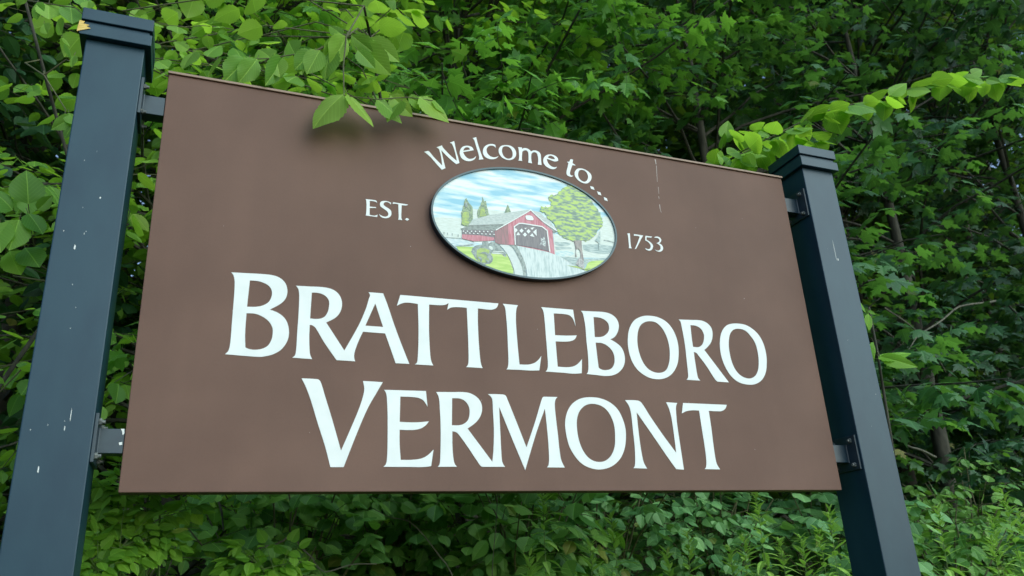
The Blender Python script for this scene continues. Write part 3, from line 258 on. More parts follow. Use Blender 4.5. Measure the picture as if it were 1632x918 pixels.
PICTURE = [
 ('pale', 1, "8686,9088 8805,9104 8963,9124 9120,9142 9313,9161 9506,9178 9701,9195 9695,8648 9689,8445 9492,8419 9296,8396 9103,8390 9026,8401 9024,8403 8929,8529 8848,8658 8781,8790 8728,8924 8690,9060"),
 ('pale', 1, "10754,9652 11303,9678 11268,9474 10720,9425 10103,9196 10130,9615"),
 ('pale', 1, "13179,9060 13319,8990 13462,8927 13617,8889 13865,8866 14121,8869 14382,8906 14553,8963 14720,9054 14874,9169 14995,9296 15096,9441 15180,9594 15208,9723 15217,9856 15272,9971 15370,10020 15484,10021 15529,10019 15533,10012 15600,9880 15653,9746 15690,9610 15713,9472 15721,9335 15713,9197 15690,9060 15653,8924 15600,8790 15533,8658 15452,8529 15357,8403 15291,8331 13153,8092"),
 ('snow', 1, "9041,8385 9688,8409 10095,8340 10230,8285 10044,8204 9452,8052 9210,8234 9123,8293"),
 ('slate', 2, "9036,8396 9688,8428 10096,8364 10140,8322 9687,8386 9102,8366"),
 ('slate', 2, "9408,8105 10046,8251 10137,8227 9998,8175 9497,8069"),
 ('teal', 2, "13202,8714 13387,8731 13572,8748 13757,8755 13787,8751 13813,8737 13829,8714 13799,8660 13679,8624 13559,8590 13440,8568 13359,8570 13282,8584 13206,8603"),
 ('teal', 2, "13200,8528 13329,8540 13459,8553 13589,8561 13682,8562 13774,8560 13866,8556 13836,8503 13227,8407"),
 ('teal', 2, "14315,8734 14523,8768 14733,8799 14943,8821 15153,8828 15362,8825 15572,8819 15589,8767 15533,8658 15453,8531 15322,8489 15152,8470 14984,8460 14861,8455 14741,8459 14623,8469 14529,8483 14437,8503 14346,8525"),
 ('slate', 3, "15226,9034 15297,9036 15368,9037 15437,9034 15516,9021 15593,9003 15670,8985 15659,8947 15588,8959 15510,8972 15431,8982 15353,8987 15274,8990 15196,8992"),
 ('turq', 2, "13187,8366 13401,8389 13616,8411 13828,8415 13877,8401 13917,8370 13947,8329 13870,8280 13791,8236 13710,8204 13541,8167 13372,8144 13205,8123"),
 ('teal', 3, "13307,8158 13515,8166 13724,8173 13934,8179 14068,8180 14203,8180 14340,8187 14676,8228 15017,8276 15276,8314 15248,8282 15126,8165 15089,8134 14954,8121 14698,8090 14451,8014 14372,7941 14327,7835 14296,7726 14205,7755 14115,7785 14027,7821 13913,7878 13802,7941 13692,8005"),
 ('lime', 4, "14451,8014 14510,8057 14574,8096 14640,8121 14840,8161 15042,8188 15165,8203 15126,8165 14991,8053 14845,7946 14687,7846 14518,7752 14437,7712 14295,7714"),
 ('lime', 2, "9475,8090 10088,8155 10204,8101 10324,8055 10450,8027 10739,8007 11035,8006 11333,8009 11437,7758 11505,7293 11406,7283 11277,7301 11056,7341 10839,7389 10629,7446 10425,7511 10229,7584 10041,7664 9863,7752 9694,7846 9594,7910"),
 ('lime', 2, "10496,7658 11409,7805 11530,7439 11537,7266 11502,7270 11277,7301 11056,7341 10839,7389 10695,7428"),
 ('slate', 4, "10002,7960 10035,8030 10040,8080 10101,8138 10135,8180 10158,8199 10211,8223 10267,8241 10347,8263 10410,8272 10434,8305 10419,8351 10445,8412 10485,8438 10573,8467 10554,8440 10602,8438 10654,8395 10658,8360 10707,8374 10759,8423 10831,8431 10842,8448 10907,8413 10950,8405 11002,8358 11018,8364 11043,8325 11125,8243 11166,8171 11230,8129 11311,7907 11193,7928 11143,7978 11058,8010 10960,8033 10829,8022 10758,8014 10733,7941 10778,7858 10800,7790 10771,7725 10768,7677 10723,7636 10676,7587 10582,7562 10526,7549 10502,7525 10478,7516 10438,7507 10425,7511 10399,7521 10346,7570 10267,7621 10173,7693"),
 ('olive', 5, "10200,7998 10235,8072 10286,8088 10350,8139 10431,8129 10476,8146 10557,8136 10605,8106 10668,8103 10677,8059 10661,7993 10608,7928 10582,7876 10577,7842 10623,7784 10635,7724 10628,7688 10593,7640 10557,7621 10493,7605 10411,7599 10339,7608 10283,7644 10228,7715 10193,7764"),
 ('pale', 5, "10761,8015 10983,8035 11239,7998 10771,7969"),
 ('pale', 5, "10775,8064 11198,8113 11231,8081 10820,8041"),
 ('pale', 5, "10654,8216 10668,8239 10690,8255 10714,8259 10751,8245 10782,8220 10804,8186 10806,8159 10797,8130 10777,8112 10744,8112 10713,8127 10686,8149 10668,8167 10655,8190"),
 ('slate', 4, "11027,8358 11071,8326 11113,8292 11151,8253 11214,8168 11272,8079 11325,7986 11379,7883 11428,7778 11472,7669 11498,7595 11519,7519 11530,7439 11526,7376 11512,7311 11501,7270 11573,7263 11583,7303 11598,7375 11601,7447 11586,7558 11559,7665 11525,7770 11482,7879 11433,7985 11378,8088 11339,8151 11295,8210 11246,8264 11196,8303 11142,8335 11086,8365"),
 ('walk', 5, "11050,8337 11370,8375 11435,8340 11499,8301 11552,8252 11619,8153 11674,8045 11724,7935 11772,7832 11815,7726 11847,7615 11870,7469 11881,7319 11887,7238 11730,7247 11565,7263 11565,7302 11563,7373 11553,7442 11521,7567 11481,7689 11433,7808 11376,7924 11311,8037 11239,8144 11181,8213 11116,8276"),
 ('slate', 5, "11370,8375 11704,8403 11739,8330 11774,8257 11810,8185 11856,8111 11902,8038 11940,7959 11958,7883 11967,7804 11973,7724 11987,7543 11999,7362 12007,7233 11960,7234 11878,7238 11878,7311 11874,7453 11858,7592 11827,7711 11784,7825 11736,7937 11691,8048 11641,8157 11576,8255 11516,8306 11444,8342"),
 ('road', 6, "11679,8387 11824,8401 11968,8414 12113,8419 12218,8415 12323,8404 12426,8390 12603,8364 12781,8335 12958,8305 13174,8219 13366,8143 13633,8001 14122,7757 14365,7677 14339,7664 14152,7584 13956,7511 13752,7446 13541,7389 13325,7341 13104,7301 12879,7270 12651,7247 12421,7234 12190,7229 12028,7232 12028,7239 12026,7365 12018,7490 12003,7601 11983,7711 11955,7817 11913,7935 11863,8049 11809,8161 11768,8238 11724,8313"),
 ('roofdark', 4, "9642,8784 10003,8955 11204,9155 11370,9140 10941,8865 9686,8723"),
 ('roof', 5, "9933,8941 10115,9183 10745,9450 12287,9874 12307,9800 12103,9684 11321,9121 11204,9150"),
 ('roof', 4, "12293,9862 12687,9827 12874,9650 13043,9571 13334,9117 13161,9153 12780,9385 12311,9750"),
 ('slate', 5, "13149,9156 13307,9101 13166,9053"),
 ('dark', 4, "9693,8738 10930,8880 10902,8545 10706,8571 10510,8593 10312,8605 10105,8601 9899,8587 9693,8571"),
 ('red', 5, "9693,8569 10312,8610 10881,8591 10864,8476 10466,8409 10096,8359 9688,8409"),
 ('barn', 5, "10918,8869 11446,9211 11412,8366 10999,8365 10886,8435"),
 ('red', 6, "11421,9195 12104,9697 12305,9851 12806,9401 13137,9160 13162,8203 12921,8274 11639,8392 11401,8388"),
 ('dark', 7, "11644,9101 11833,9249 11913,9260 12695,9236 12896,9099 12922,8299 12769,8319 12615,8339 12462,8355 12261,8371 12060,8383 11860,8394 11651,8394"),
 ('white', 8, "12103,9571 12122,9591 12144,9608 12167,9618 12230,9628 12293,9630 12351,9617 12381,9592 12401,9554 12418,9513 12402,9456 12339,9445 12277,9435 12216,9431 12182,9436 12151,9448 12120,9461"),
 ('splash', 8, "12650,8798 12721,8757 12779,8876 12838,8672 12798,8471 12680,8530 12580,8494 12652,8650"),
 ('conetop', 4, "9903,9989 9858,9956 9828,9864 9812,9821 9801,9712 9761,9647 9757,9565 9733,9497 9727,9466 9691,9414 9708,9080 9665,8922 9909,8885 10106,9197 10116,9216 10111,9240 10120,9293 10117,9412 10123,9548 10114,9670 10075,9728 10026,9775 9989,9823 9952,9883 9934,9916"),
 ('olive', 5, "9741,9375 9792,9424 9815,9446 9864,9456 9907,9473 9952,9441 9980,9424 9935,9106 9967,9020 9792,8892 9697,8999"),
 ('conetop', 4, "10490,10157 10497,10019 10476,9951 10431,9857 10413,9775 10361,9706 10344,9640 10300,9575 10296,9525 10272,9436 10285,9370 10296,9302 10323,9245 10694,9390 10743,9408 10754,9447 10721,9474 10699,9530 10698,9575 10691,9639 10658,9747 10648,9833 10638,9937 10627,9970 10625,9994 10568,9962"),
 ('olive', 5, "10398,9588 10450,9663 10475,9712 10527,9720 10559,9692 10569,9600 10567,9529 10573,9480 10610,9452 10623,9404 10379,9347"),
 ('conetop', 4, "11456,9965 11290,9570 11574,9655"),
 ('tree', 5, "13992,11145 13937,11109 13905,11139 13886,11061 13810,11013 13752,10990 13686,10946 13643,10886 13627,10839 13530,10797 13507,10748 13497,10760 13490,10699 13401,10642 13393,10641 13308,10588 13243,10627 13188,10604 13151,10555 13115,10526 13075,10481 13110,10455 13069,10486 13110,10437 13078,10455 13115,10397 13078,10340 13122,10373 13157,10318 13158,10328 13184,10340 13192,10281 13193,10299 13160,10227 13161,10172 13165,10155 13145,10122 13115,10055 13105,10100 13016,10056 13001,10053 12994,10079 12947,10075 12941,10108 12881,10044 12845,10045 12836,10066 12829,10054 12756,10085 12753,9987 12728,9983 12717,9932 12765,9975 12669,9861 12706,9888 12730,9865 12729,9868 12759,9866 12810,9793 12820,9839 12837,9853 12872,9836 12918,9758 12934,9753 12980,9743 12950,9648 12957,9656 13022,9576 12994,9600 13005,9573 13068,9592 13090,9555 13121,9535 13075,9525 13135,9548 13167,9461 13173,9477 13241,9450 13255,9396 13263,9314 13319,9276 13323,9228 13347,9218 13314,9143 13384,9106 13341,9076 13433,9029 13413,8981 13487,9016 13535,8938 13583,8900 13648,8913 13706,8849 13731,8887 13781,8856 13797,8878 13902,8832 13922,8802 13956,8815 14038,8823 14102,8868 14182,8869 14225,8839 14288,8883 14298,8908 14400,8920 14472,8852 14496,8931 14541,8923 14653,8972 14664,9025 14723,9010 14726,9069 14809,9096 14829,9138 14910,9208 14938,9210 14929,9232 14950,9297 14984,9362 14993,9393 15070,9490 15047,9473 15112,9491 15069,9480 15111,9495 15164,9511 15126,9595 15198,9551 15234,9623 15205,9654 15255,9719 15258,9782 15250,9779 15220,9821 15251,9905 15189,9975 15187,10014 15178,10055 15192,10149 15172,10151 15107,10148 15113,10222 15126,10202 15122,10208 15115,10241 15077,10300 15014,10354 15019,10382 14979,10369 14926,10464 14901,10483 14901,10535 14903,10523 14890,10593 14825,10608 14821,10658 14794,10669 14599,10845 14263,11002 14154,11084 14152,11085"),
 ('trunk', 6, "13968,8856 14291,8895 14284,8785 14277,8675 14273,8566 14276,8483 14282,8401 14288,8318 14295,8236 14302,8155 14303,8072 14297,7964 14285,7856 14273,7749 14104,7829 14136,7955 14166,8081 14189,8208 14198,8293 14199,8377 14187,8456 14168,8500 14136,8534 14093,8545 14058,8524 14033,8482 14020,8437 14017,8362 14027,8288 14038,8216 13974,8209 13992,8326 14007,8444 14013,8561 14005,8661 13988,8759"),
 ('teal', 5, "14840,8961 14887,9016 14933,9072 14974,9131 15023,9220 15065,9312 15107,9404 15097,9274 15086,9145 15072,9015 15053,8885 15030,8755 15006,8626 14953,8620 14988,8877"),
 ('lav', 6, "13962,7936 14138,8202 14303,8072 14274,7761 14104,7829"),
 ('slate', 6, "10308,7916 10353,7950 10399,7983 10449,8003 10498,8006 10546,7995 10586,7971 10616,7934 10635,7887 10637,7835 10620,7803 10587,7778 10553,7755 10567,7788 10579,7821 10580,7853 10566,7880 10542,7900 10514,7916 10485,7925 10454,7928 10423,7929 10384,7927 10346,7922"),
 ('slate', 6, "10210,7764 10249,7784 10289,7801 10326,7800 10359,7775 10381,7735 10390,7690 10383,7656 10362,7623 10340,7591 10336,7623 10331,7654 10321,7683 10309,7699 10294,7713 10277,7725 10256,7739 10233,7752"),
 ('slate', 6, "10505,7703 10543,7696 10581,7690 10619,7692 10644,7710 10667,7736 10691,7747 10710,7732 10718,7705 10711,7679 10669,7643 10619,7617 10569,7593"),
 ('slate', 6, "9822,9768 9917,9830 9935,9661 9841,9623"),
 ('olive', 6, "13589,7828 14001,7844 14286,7760 14543,7834 14506,7746 14499,7742 14174,7750"),
 ('slate', 4, "9040,8582 9065,8576 9062,8486 9038,8488"),
 ('slate', 4, "9163,8574 9187,8567 9185,8477 9161,8479"),
 ('slate', 4, "9331,8571 9356,8565 9353,8475 9329,8476"),
 ('slate', 4, "9545,8558 9570,8551 9567,8461 9542,8463"),
 ('white', 6, "9747,8721 9781,8697 9746,8664 9712,8688"),
 ('white', 6, "9828,8664 9861,8640 9826,8607 9792,8631"),
 ('white', 6, "9894,8736 9927,8712 9892,8678 9859,8703"),
 ('white', 6, "9974,8674 10008,8649 9972,8616 9939,8641"),
 ('white', 6, "10041,8751 10075,8727 10039,8693 10006,8718"),
 ('white', 6, "10121,8683 10155,8658 10119,8625 10086,8650"),
 ('white', 6, "10189,8766 10223,8742 10187,8708 10153,8733"),
 ('white', 6, "10269,8692 10303,8668 10267,8635 10233,8659"),
 ('white', 6, "10338,8781 10371,8757 10335,8723 10301,8748"),
 ('white', 6, "10418,8702 10451,8677 10415,8644 10382,8668"),
 ('white', 6, "10487,8796 10520,8772 10484,8738 10450,8763"),
 ('white', 6, "10567,8711 10601,8687 10564,8653 10530,8678"),
 ('white', 6, "10636,8812 10670,8787 10634,8753 10600,8778"),
 ('white', 6, "10716,8721 10750,8696 10714,8663 10680,8687"),
 ('white', 6, "10787,8827 10821,8802 10784,8769 10750,8793"),
 ('white', 6, "10867,8730 10901,8706 10864,8672 10830,8697"),
 ('white', 8, "11699,9056 11774,8980 11689,8883 11614,8960"),
 ('white', 8, "11924,9065 11999,8989 11913,8892 11838,8968"),
 ('white', 8, "12192,9075 12267,8998 12180,8900 12105,8977"),
 ('white', 8, "12044,8928 12119,8851 12033,8754 11958,8831"),
 ('white', 8, "11782,8912 11859,8799 11702,8779"),
 ('white', 8, "12329,8931 12405,8792 12224,8819"),
 ('white', 8, "12500,9114 12494,8840 12357,8984"),
 ('white', 8, "12023,9095 12133,9117 12068,9052"),
 ('white', 8, "12269,9134 12431,9180 12325,9059"),
 ('white', 9, "10940,8856 12121,9676 12105,9706 10924,8885"),
 ('white', 9, "12102,9662 12360,9853 12342,9883 12085,9692"),
 ('white', 9, "12296,9848 12803,9417 12830,9448 12323,9880"),
 ('white', 9, "12788,9427 13308,9122 13332,9156 12812,9461"),
 ('white', 9, "11666,8396 11666,9118 11622,9110 11623,8388"),
 ('white', 9, "11643,9075 11856,9241 11833,9275 11621,9109"),
 ('white', 9, "11820,9225 11961,9249 11962,9294 11820,9269"),
 ('white', 9, "11930,9247 12739,9218 12749,9263 11940,9292"),
 ('white', 9, "12705,9229 12913,9076 12945,9114 12736,9268"),
 ('white', 9, "12896,9110 12935,8272 12980,8282 12941,9121"),
]
ELL = (1.2190, 0.9335, 0.3530, 0.2106)

SAPLINGS = {
 'G1': dict(root=(0.72, 1.75), stem=[(0.998, 0.9, 3.231), (0.871, 0.75, 3.627), (0.755, 0.5, 3.834), (0.684, 0.3, 3.825)],
  twigs=[[(0.755, 0.5, 3.834), (0.641, 0.2, 3.624), (0.556, -0.037, 3.385), (0.544, -0.063, 3.238), (0.546, -0.079, 3.107), (0.655, -0.086, 3.11), (0.765, -0.086, 3.141), (0.855, -0.086, 3.146)], [(0.556, -0.037, 3.385), (0.447, -0.027, 3.302), (0.306, 0.0, 3.259), (0.148, 0.05, 3.248), (0.041, 0.2, 3.377)]],
  leaves=[(0.545, -0.079, 3.112, 0.431, -0.106, 2.968, 0.75), (0.558, -0.079, 3.115, 0.659, -0.099, 2.991, 0.8), (0.655, -0.086, 3.11, 0.755, -0.106, 3.037, 0.9), (0.743, -0.086, 3.123, 0.678, -0.099, 3.022, 0.9), (0.703, -0.086, 3.136, 0.791, -0.086, 3.067, 0.8), (0.805, -0.086, 3.152, 0.921, -0.106, 3.059, 0.95), (0.765, -0.086, 3.141, 0.858, -0.076, 3.122, 0.9), (0.855, -0.086, 3.146, 0.908, -0.099, 3.102, 0.8), (0.556, -0.037, 3.385, 0.518, -0.06, 3.247, 0.75), (0.547, -0.04, 3.375, 0.487, -0.053, 3.271, 0.9), (0.574, -0.033, 3.397, 0.671, -0.066, 3.299, 0.75), (0.61, -0.027, 3.373, 0.717, -0.053, 3.239, 0.75), (0.597, -0.037, 3.335, 0.66, -0.06, 3.253, 0.8), (0.67, 0.1, 3.511, 0.778, 0.05, 3.385, 0.8), (0.506, -0.03, 3.332, 0.473, -0.046, 3.19, 0.9), (0.468, -0.03, 3.309, 0.423, -0.046, 3.189, 0.95), (0.447, -0.027, 3.302, 0.385, -0.046, 3.206, 0.9), (0.35, 0.0, 3.277, 0.305, -0.04, 3.12, 0.75), (0.326, 0.0, 3.266, 0.337, -0.04, 3.169, 1.0), (0.404, 0.0, 3.3, 0.408, -0.037, 3.187, 0.8), (0.265, 0.0, 3.247, 0.22, -0.037, 3.129, 0.9), (0.236, 0.02, 3.255, 0.175, -0.027, 3.138, 1.0), (0.187, 0.04, 3.253, 0.259, 0.0, 3.18, 0.9), (0.138, 0.06, 3.258, 0.099, 0.0, 3.144, 0.9), (0.106, 0.1, 3.293, 0.145, 0.1, 3.381, 0.9), (0.387, 0.0, 3.297, 0.357, 0.05, 3.396, 0.9), (0.306, 0.0, 3.262, 0.254, 0.05, 3.349, 1.0), (0.216, 0.02, 3.248, 0.185, 0.05, 3.348, 1.0), (0.542, -0.03, 3.394, 0.49, 0.0, 3.459, 0.8), (0.064, 0.15, 3.34, 0.021, 0.12, 3.249, 0.9), (0.041, 0.2, 3.377, -0.014, 0.2, 3.418, 0.9)]),
 'G2': dict(root=(2.2, 1.7), stem=[(2.423, 0.7, 3.017), (2.434, 0.55, 3.366), (2.385, 0.3, 3.356), (2.376, 0.15, 3.326)],
  twigs=[[(2.385, 0.3, 3.356), (2.352, 0.1, 3.31), (2.472, 0.0, 3.359), (2.665, -0.05, 3.466), (2.835, -0.08, 3.528), (3.109, -0.1, 3.623), (3.37, -0.12, 3.754), (3.624, -0.14, 3.818), (3.911, -0.15, 3.844)], [(2.384, 0.25, 3.351), (2.539, 0.2, 3.427), (2.696, 0.15, 3.459), (2.792, 0.1, 3.447)], [(2.38, 0.4, 3.331), (2.452, 0.3, 3.529), (2.605, 0.25, 3.562)]],
  leaves=None),
 'G3': dict(root=(-0.95, 1.3), stem=[(-0.244, 0.9, 2.864), (-0.451, 0.7, 3.421), (-0.548, 0.5, 3.686)],
  twigs=[[(-0.548, 0.5, 3.686), (-0.464, 0.4, 3.612), (-0.355, 0.35, 3.581), (-0.306, 0.33, 3.527)], [(-0.531, 0.6, 3.478), (-0.422, 0.4, 3.307), (-0.329, 0.35, 3.151), (-0.33, 0.35, 3.087)], [(-0.377, 0.6, 2.673), (-0.375, 0.4, 2.702), (-0.379, 0.3, 2.756)], [(-0.444, 0.6, 2.619), (-0.435, 0.4, 2.628), (-0.447, 0.3, 2.691)], [(-0.422, 0.4, 3.307), (-0.355, 0.35, 3.353), (-0.321, 0.33, 3.333)]],
  leaves=[(-0.485, 0.4, 3.612, -0.492, 0.36, 3.489, 1.1), (-0.449, 0.4, 3.616, -0.423, 0.34, 3.472, 1.05), (-0.377, 0.38, 3.611, -0.341, 0.32, 3.461, 1.0), (-0.404, 0.36, 3.52, -0.382, 0.32, 3.402, 1.0), (-0.315, 0.33, 3.604, -0.311, 0.3, 3.524, 1.1), (-0.448, 0.38, 3.508, -0.428, 0.34, 3.427, 1.1), (-0.355, 0.4, 3.685, -0.288, 0.3, 3.564, 1.0), (-0.528, 0.4, 3.637, -0.56, 0.4, 3.561, 1.0), (-0.329, 0.33, 3.363, -0.343, 0.3, 3.281, 0.8), (-0.297, 0.35, 3.131, -0.385, 0.3, 3.013, 0.75), (-0.286, 0.35, 3.121, -0.34, 0.3, 2.994, 0.8), (-0.318, 0.35, 3.14, -0.268, 0.3, 3.056, 0.9), (-0.364, 0.35, 3.418, -0.302, 0.35, 3.325, 0.8), (-0.377, 0.35, 3.442, -0.331, 0.35, 3.399, 0.9), (-0.379, 0.3, 2.756, -0.388, 0.2, 2.886, 1.15), (-0.35, 0.3, 2.738, -0.286, 0.25, 2.8, 0.8), (-0.418, 0.3, 2.728, -0.476, 0.2, 2.789, 1.1), (-0.374, 0.3, 2.723, -0.284, 0.25, 2.613, 1.1), (-0.396, 0.3, 2.698, -0.395, 0.22, 2.514, 1.1), (-0.445, 0.3, 2.681, -0.419, 0.2, 2.504, 1.0), (-0.355, 0.35, 2.671, -0.297, 0.3, 2.711, 1.0), (-0.385, 0.4, 2.645, -0.3, 0.3, 2.532, 1.0), (-0.426, 0.4, 2.629, -0.367, 0.35, 2.507, 1.1)]),
 'G4': dict(root=(3.3, 0.9), stem=[(3.24, 0.5, 1.713), (3.228, 0.45, 2.106), (3.21, 0.4, 2.519), (3.221, 0.4, 2.745)],
  twigs=[[(3.21, 0.4, 2.519), (3.148, 0.33, 2.464)], [(3.214, 0.4, 2.647), (3.17, 0.38, 2.701)]],
  leaves=[(3.142, 0.33, 2.469, 3.236, 0.2, 2.39, 0.8), (3.13, 0.33, 2.457, 3.279, 0.25, 2.503, 0.75), (3.177, 0.38, 2.558, 3.135, 0.33, 2.42, 0.7), (3.186, 0.38, 2.702, 3.143, 0.34, 2.606, 0.8), (3.171, 0.38, 2.708, 3.142, 0.36, 2.789, 0.8), (3.19, 0.38, 2.719, 3.221, 0.36, 2.698, 0.8), (3.217, 0.45, 2.135, 3.092, 0.4, 2.209, 0.8), (3.23, 0.45, 2.047, 3.057, 0.4, 1.979, 0.8)]),
}
STREAK = [((1.8082, 1.3034), (1.8095, 1.2806), 0.0022), ((1.8102, 1.275), (1.8044, 1.2001), 0.0011), ((1.8057, 1.1777), (1.8044, 1.1468), 0.0009), ((1.8013, 1.1352), (1.8027, 1.1243), 0.0012), ((1.8007, 1.0991), (1.8009, 1.0799), 0.0018), ((1.8009, 1.0799), (1.8044, 1.0639), 0.001)]

# ------------------------------------------------------------------ materials
def board_paint():
    m = plain('brown_board_paint', (.148, .083, .064), (.176, .100, .077), scale=2.6, rough=.60, bump=.3, bscale=700, spec=.18)
    nt = m.node_tree; N = nt.nodes.new; L = nt.links.new; b = next(n for n in nt.nodes if n.type == 'BSDF_PRINCIPLED'); src = b.inputs['Base Color'].links[0].from_socket
    tc = next(n for n in nt.nodes if n.type == 'TEX_COORD')
    for sc, k, c in (((22, 22, 1.3), .14, (.80, .82, .84, 1)), ((5, 5, 5), .30, (1.16, 1.14, 1.12, 1)), ((160, 160, 160), .30, (.84, .84, .84, 1))):
        mp = N('ShaderNodeMapping'); setin(mp, 'Scale', sc); L(tc.outputs['Object'], mp.inputs[0]); n = N('ShaderNodeTexNoise'); setin(n, 'Scale', 1.0); setin(n, 'Detail', 6); L(mp.outputs[0], n.inputs['Vector'])
        r = ramp(N, [(.45, (0, 0, 0)), (.75, (k, k, k))]); L(n.outputs['Fac'], r.inputs[0]); x = N('ShaderNodeMix'); x.data_type = 'RGBA'; x.blend_type = 'MULTIPLY'; L(r.outputs[0], x.inputs[0]); L(src, x.inputs[6]); setin(x, 7, c); src = x.outputs[2]
    L(src, b.inputs['Base Color']); return m
m_board = board_paint()
m_lip = plain('brown_lip_paint', (.30, .19, .13), (.26, .16, .11), scale=20, rough=.5)
m_white = plain('white_letter_paint', (.80, .81, .80), (.74, .76, .75), scale=14, rough=.45, spec=.4)
m_post = plain('dark_post_paint', (.005, .032, .057), (.010, .043, .068), scale=5, rough=.40, bump=.06, bscale=160, stretch=(2, 2, 1), spec=.42)
m_metal = plain('dark_painted_steel', (.010, .026, .042), (.016, .036, .052), scale=30, rough=.4, spec=.6)
m_bolt = plain('worn_bolt_steel', (.04, .055, .06), (.22, .23, .22), scale=120, rough=.4)
m_rim = plain('navy_plaque_edge', (.010, .022, .034), rough=.4)
m_chip = plain('bare_paint_chip', (.75, .76, .74), rough=.7)
m_streak = plain('dried_white_streak', (.52, .46, .43), rough=.8)
m_wood = plain('splintered_yellow_wood', (.62, .38, .06), (.80, .58, .20), scale=60, rough=.8, bump=.6, stretch=(1, 1, 6))
m_bark = plain('grey_brown_bark', (.030, .028, .020), (.075, .070, .052), scale=14, rough=.9, bump=.8, bscale=40, stretch=(2, 2, .5))
m_twig = plain('green_brown_twig', (.07, .075, .03), (.13, .12, .06), scale=30, rough=.8)
m_stem = plain('green_stem', (.10, .19, .04), (.16, .24, .07), scale=30, rough=.6)
m_dry = plain('dry_vine_stem', (.06, .058, .040), (.14, .13, .095), scale=30, rough=.8)

# ------------------------------------------------------------------ the sign
sign = empty('welcome_sign', (0, 0, Z0))
tag(sign, 'brown BRATTLEBORO VERMONT welcome sign with oval bridge picture between two dark posts', 'sign')
W, H = 2.44, 1.3135
b = MB(); b.box(0, W, 0, .055, 0, H); panel = b.build('sign_panel', m_board, sign, bevel=.002)
b = MB(); b.box(-.002, W + .002, -.007, .057, H + .0005, H + .009); b.build('top_lip', m_lip, panel, bevel=.001)

def dec(s): return [tuple(float(c) * 1e-4 for c in t.split(',')) for t in s.split()]
def sheet(contours, y0, y1):
    """the filled outline as a solid standing y0..y1 off the board (front at y0)"""
    cu = bpy.data.curves.new('outline', 'CURVE'); cu.dimensions = '2D'; cu.fill_mode = 'BOTH'; cu.extrude = (y1 - y0) / 2
    for c in contours:
        sp = cu.splines.new('POLY'); sp.points.add(len(c) - 1)
        sp.points.foreach_set('co', [k for x, z in c for k in (x, z, 0, 1)]); sp.use_cyclic_u = True
    o = bpy.data.objects.new('outline', cu); col.objects.link(o)
    dg = bpy.context.evaluated_depsgraph_get(); me = bpy.data.meshes.new_from_object(o.evaluated_get(dg))
    bpy.data.objects.remove(o); bpy.data.curves.remove(cu)
    ym = (y0 + y1) / 2
    me.transform(Matrix(((1, 0, 0, 0), (0, 0, -1, ym), (0, 1, 0, 0), (0, 0, 0, 1))))
    return me
for ch, cs in LETTERS:
    me = sheet([dec(c) for c in cs], -.0012, .0008)
    me.name = 'letter'; me.materials.clear(); me.materials.append(m_white)
    o = bpy.data.objects.new('letter', me); col.objects.link(o); o.parent = panel
# dried streak and specks on the face
def flat(bm, pts, y, mi=0):
    bm.add([(x, y, z) for x, z in pts], [tuple(range(len(pts)))], mi)
for (x0, z0), (x1, z1), w in STREAK:
    b = MB(); flat(b, [(x0 - w, z0), (x1 - w * .6, z1), (x1 + w * .6, z1), (x0 + w, z0)], -.0006); b.build('dried_streak', m_streak, panel)
rs = random.Random(4)
for i in range(16):
    x, z = rs.uniform(.1, W - .1), rs.uniform(.04, H - .06); a = rs.uniform(.0006, .0016); e_ = rs.uniform(.5, 2.2)
    b = MB(); flat(b, [(x - a, z), (x, z - a * e_), (x + a * .8, z + a * .2), (x + a * .1, z + a)], -.0006); b.build('speck', m_streak, panel)

# oval plaque
cx_, cz_, ra, rb = ELL
def oval(bm, ra_, rb_, y0, y1, mi=0, k=96, back=False):
    V = []
    for y in (y0, y1):
        V += [(cx_ + ra_ * math.cos(2 * math.pi * i / k), y, cz_ + rb_ * math.sin(2 * math.pi * i / k)) for i in range(k)]
    F = [(i, (i + 1) % k, k + (i + 1) % k, k + i) for i in range(k)] + [tuple(range(k - 1, -1, -1)), tuple(range(k, 2 * k))]
    bm.add(V, F, mi)
plaque = MB(); oval(plaque, ra + .006, rb + .006, -.020, .001); plaque = plaque.build('oval_plaque', m_rim, sign, bevel=.0015)

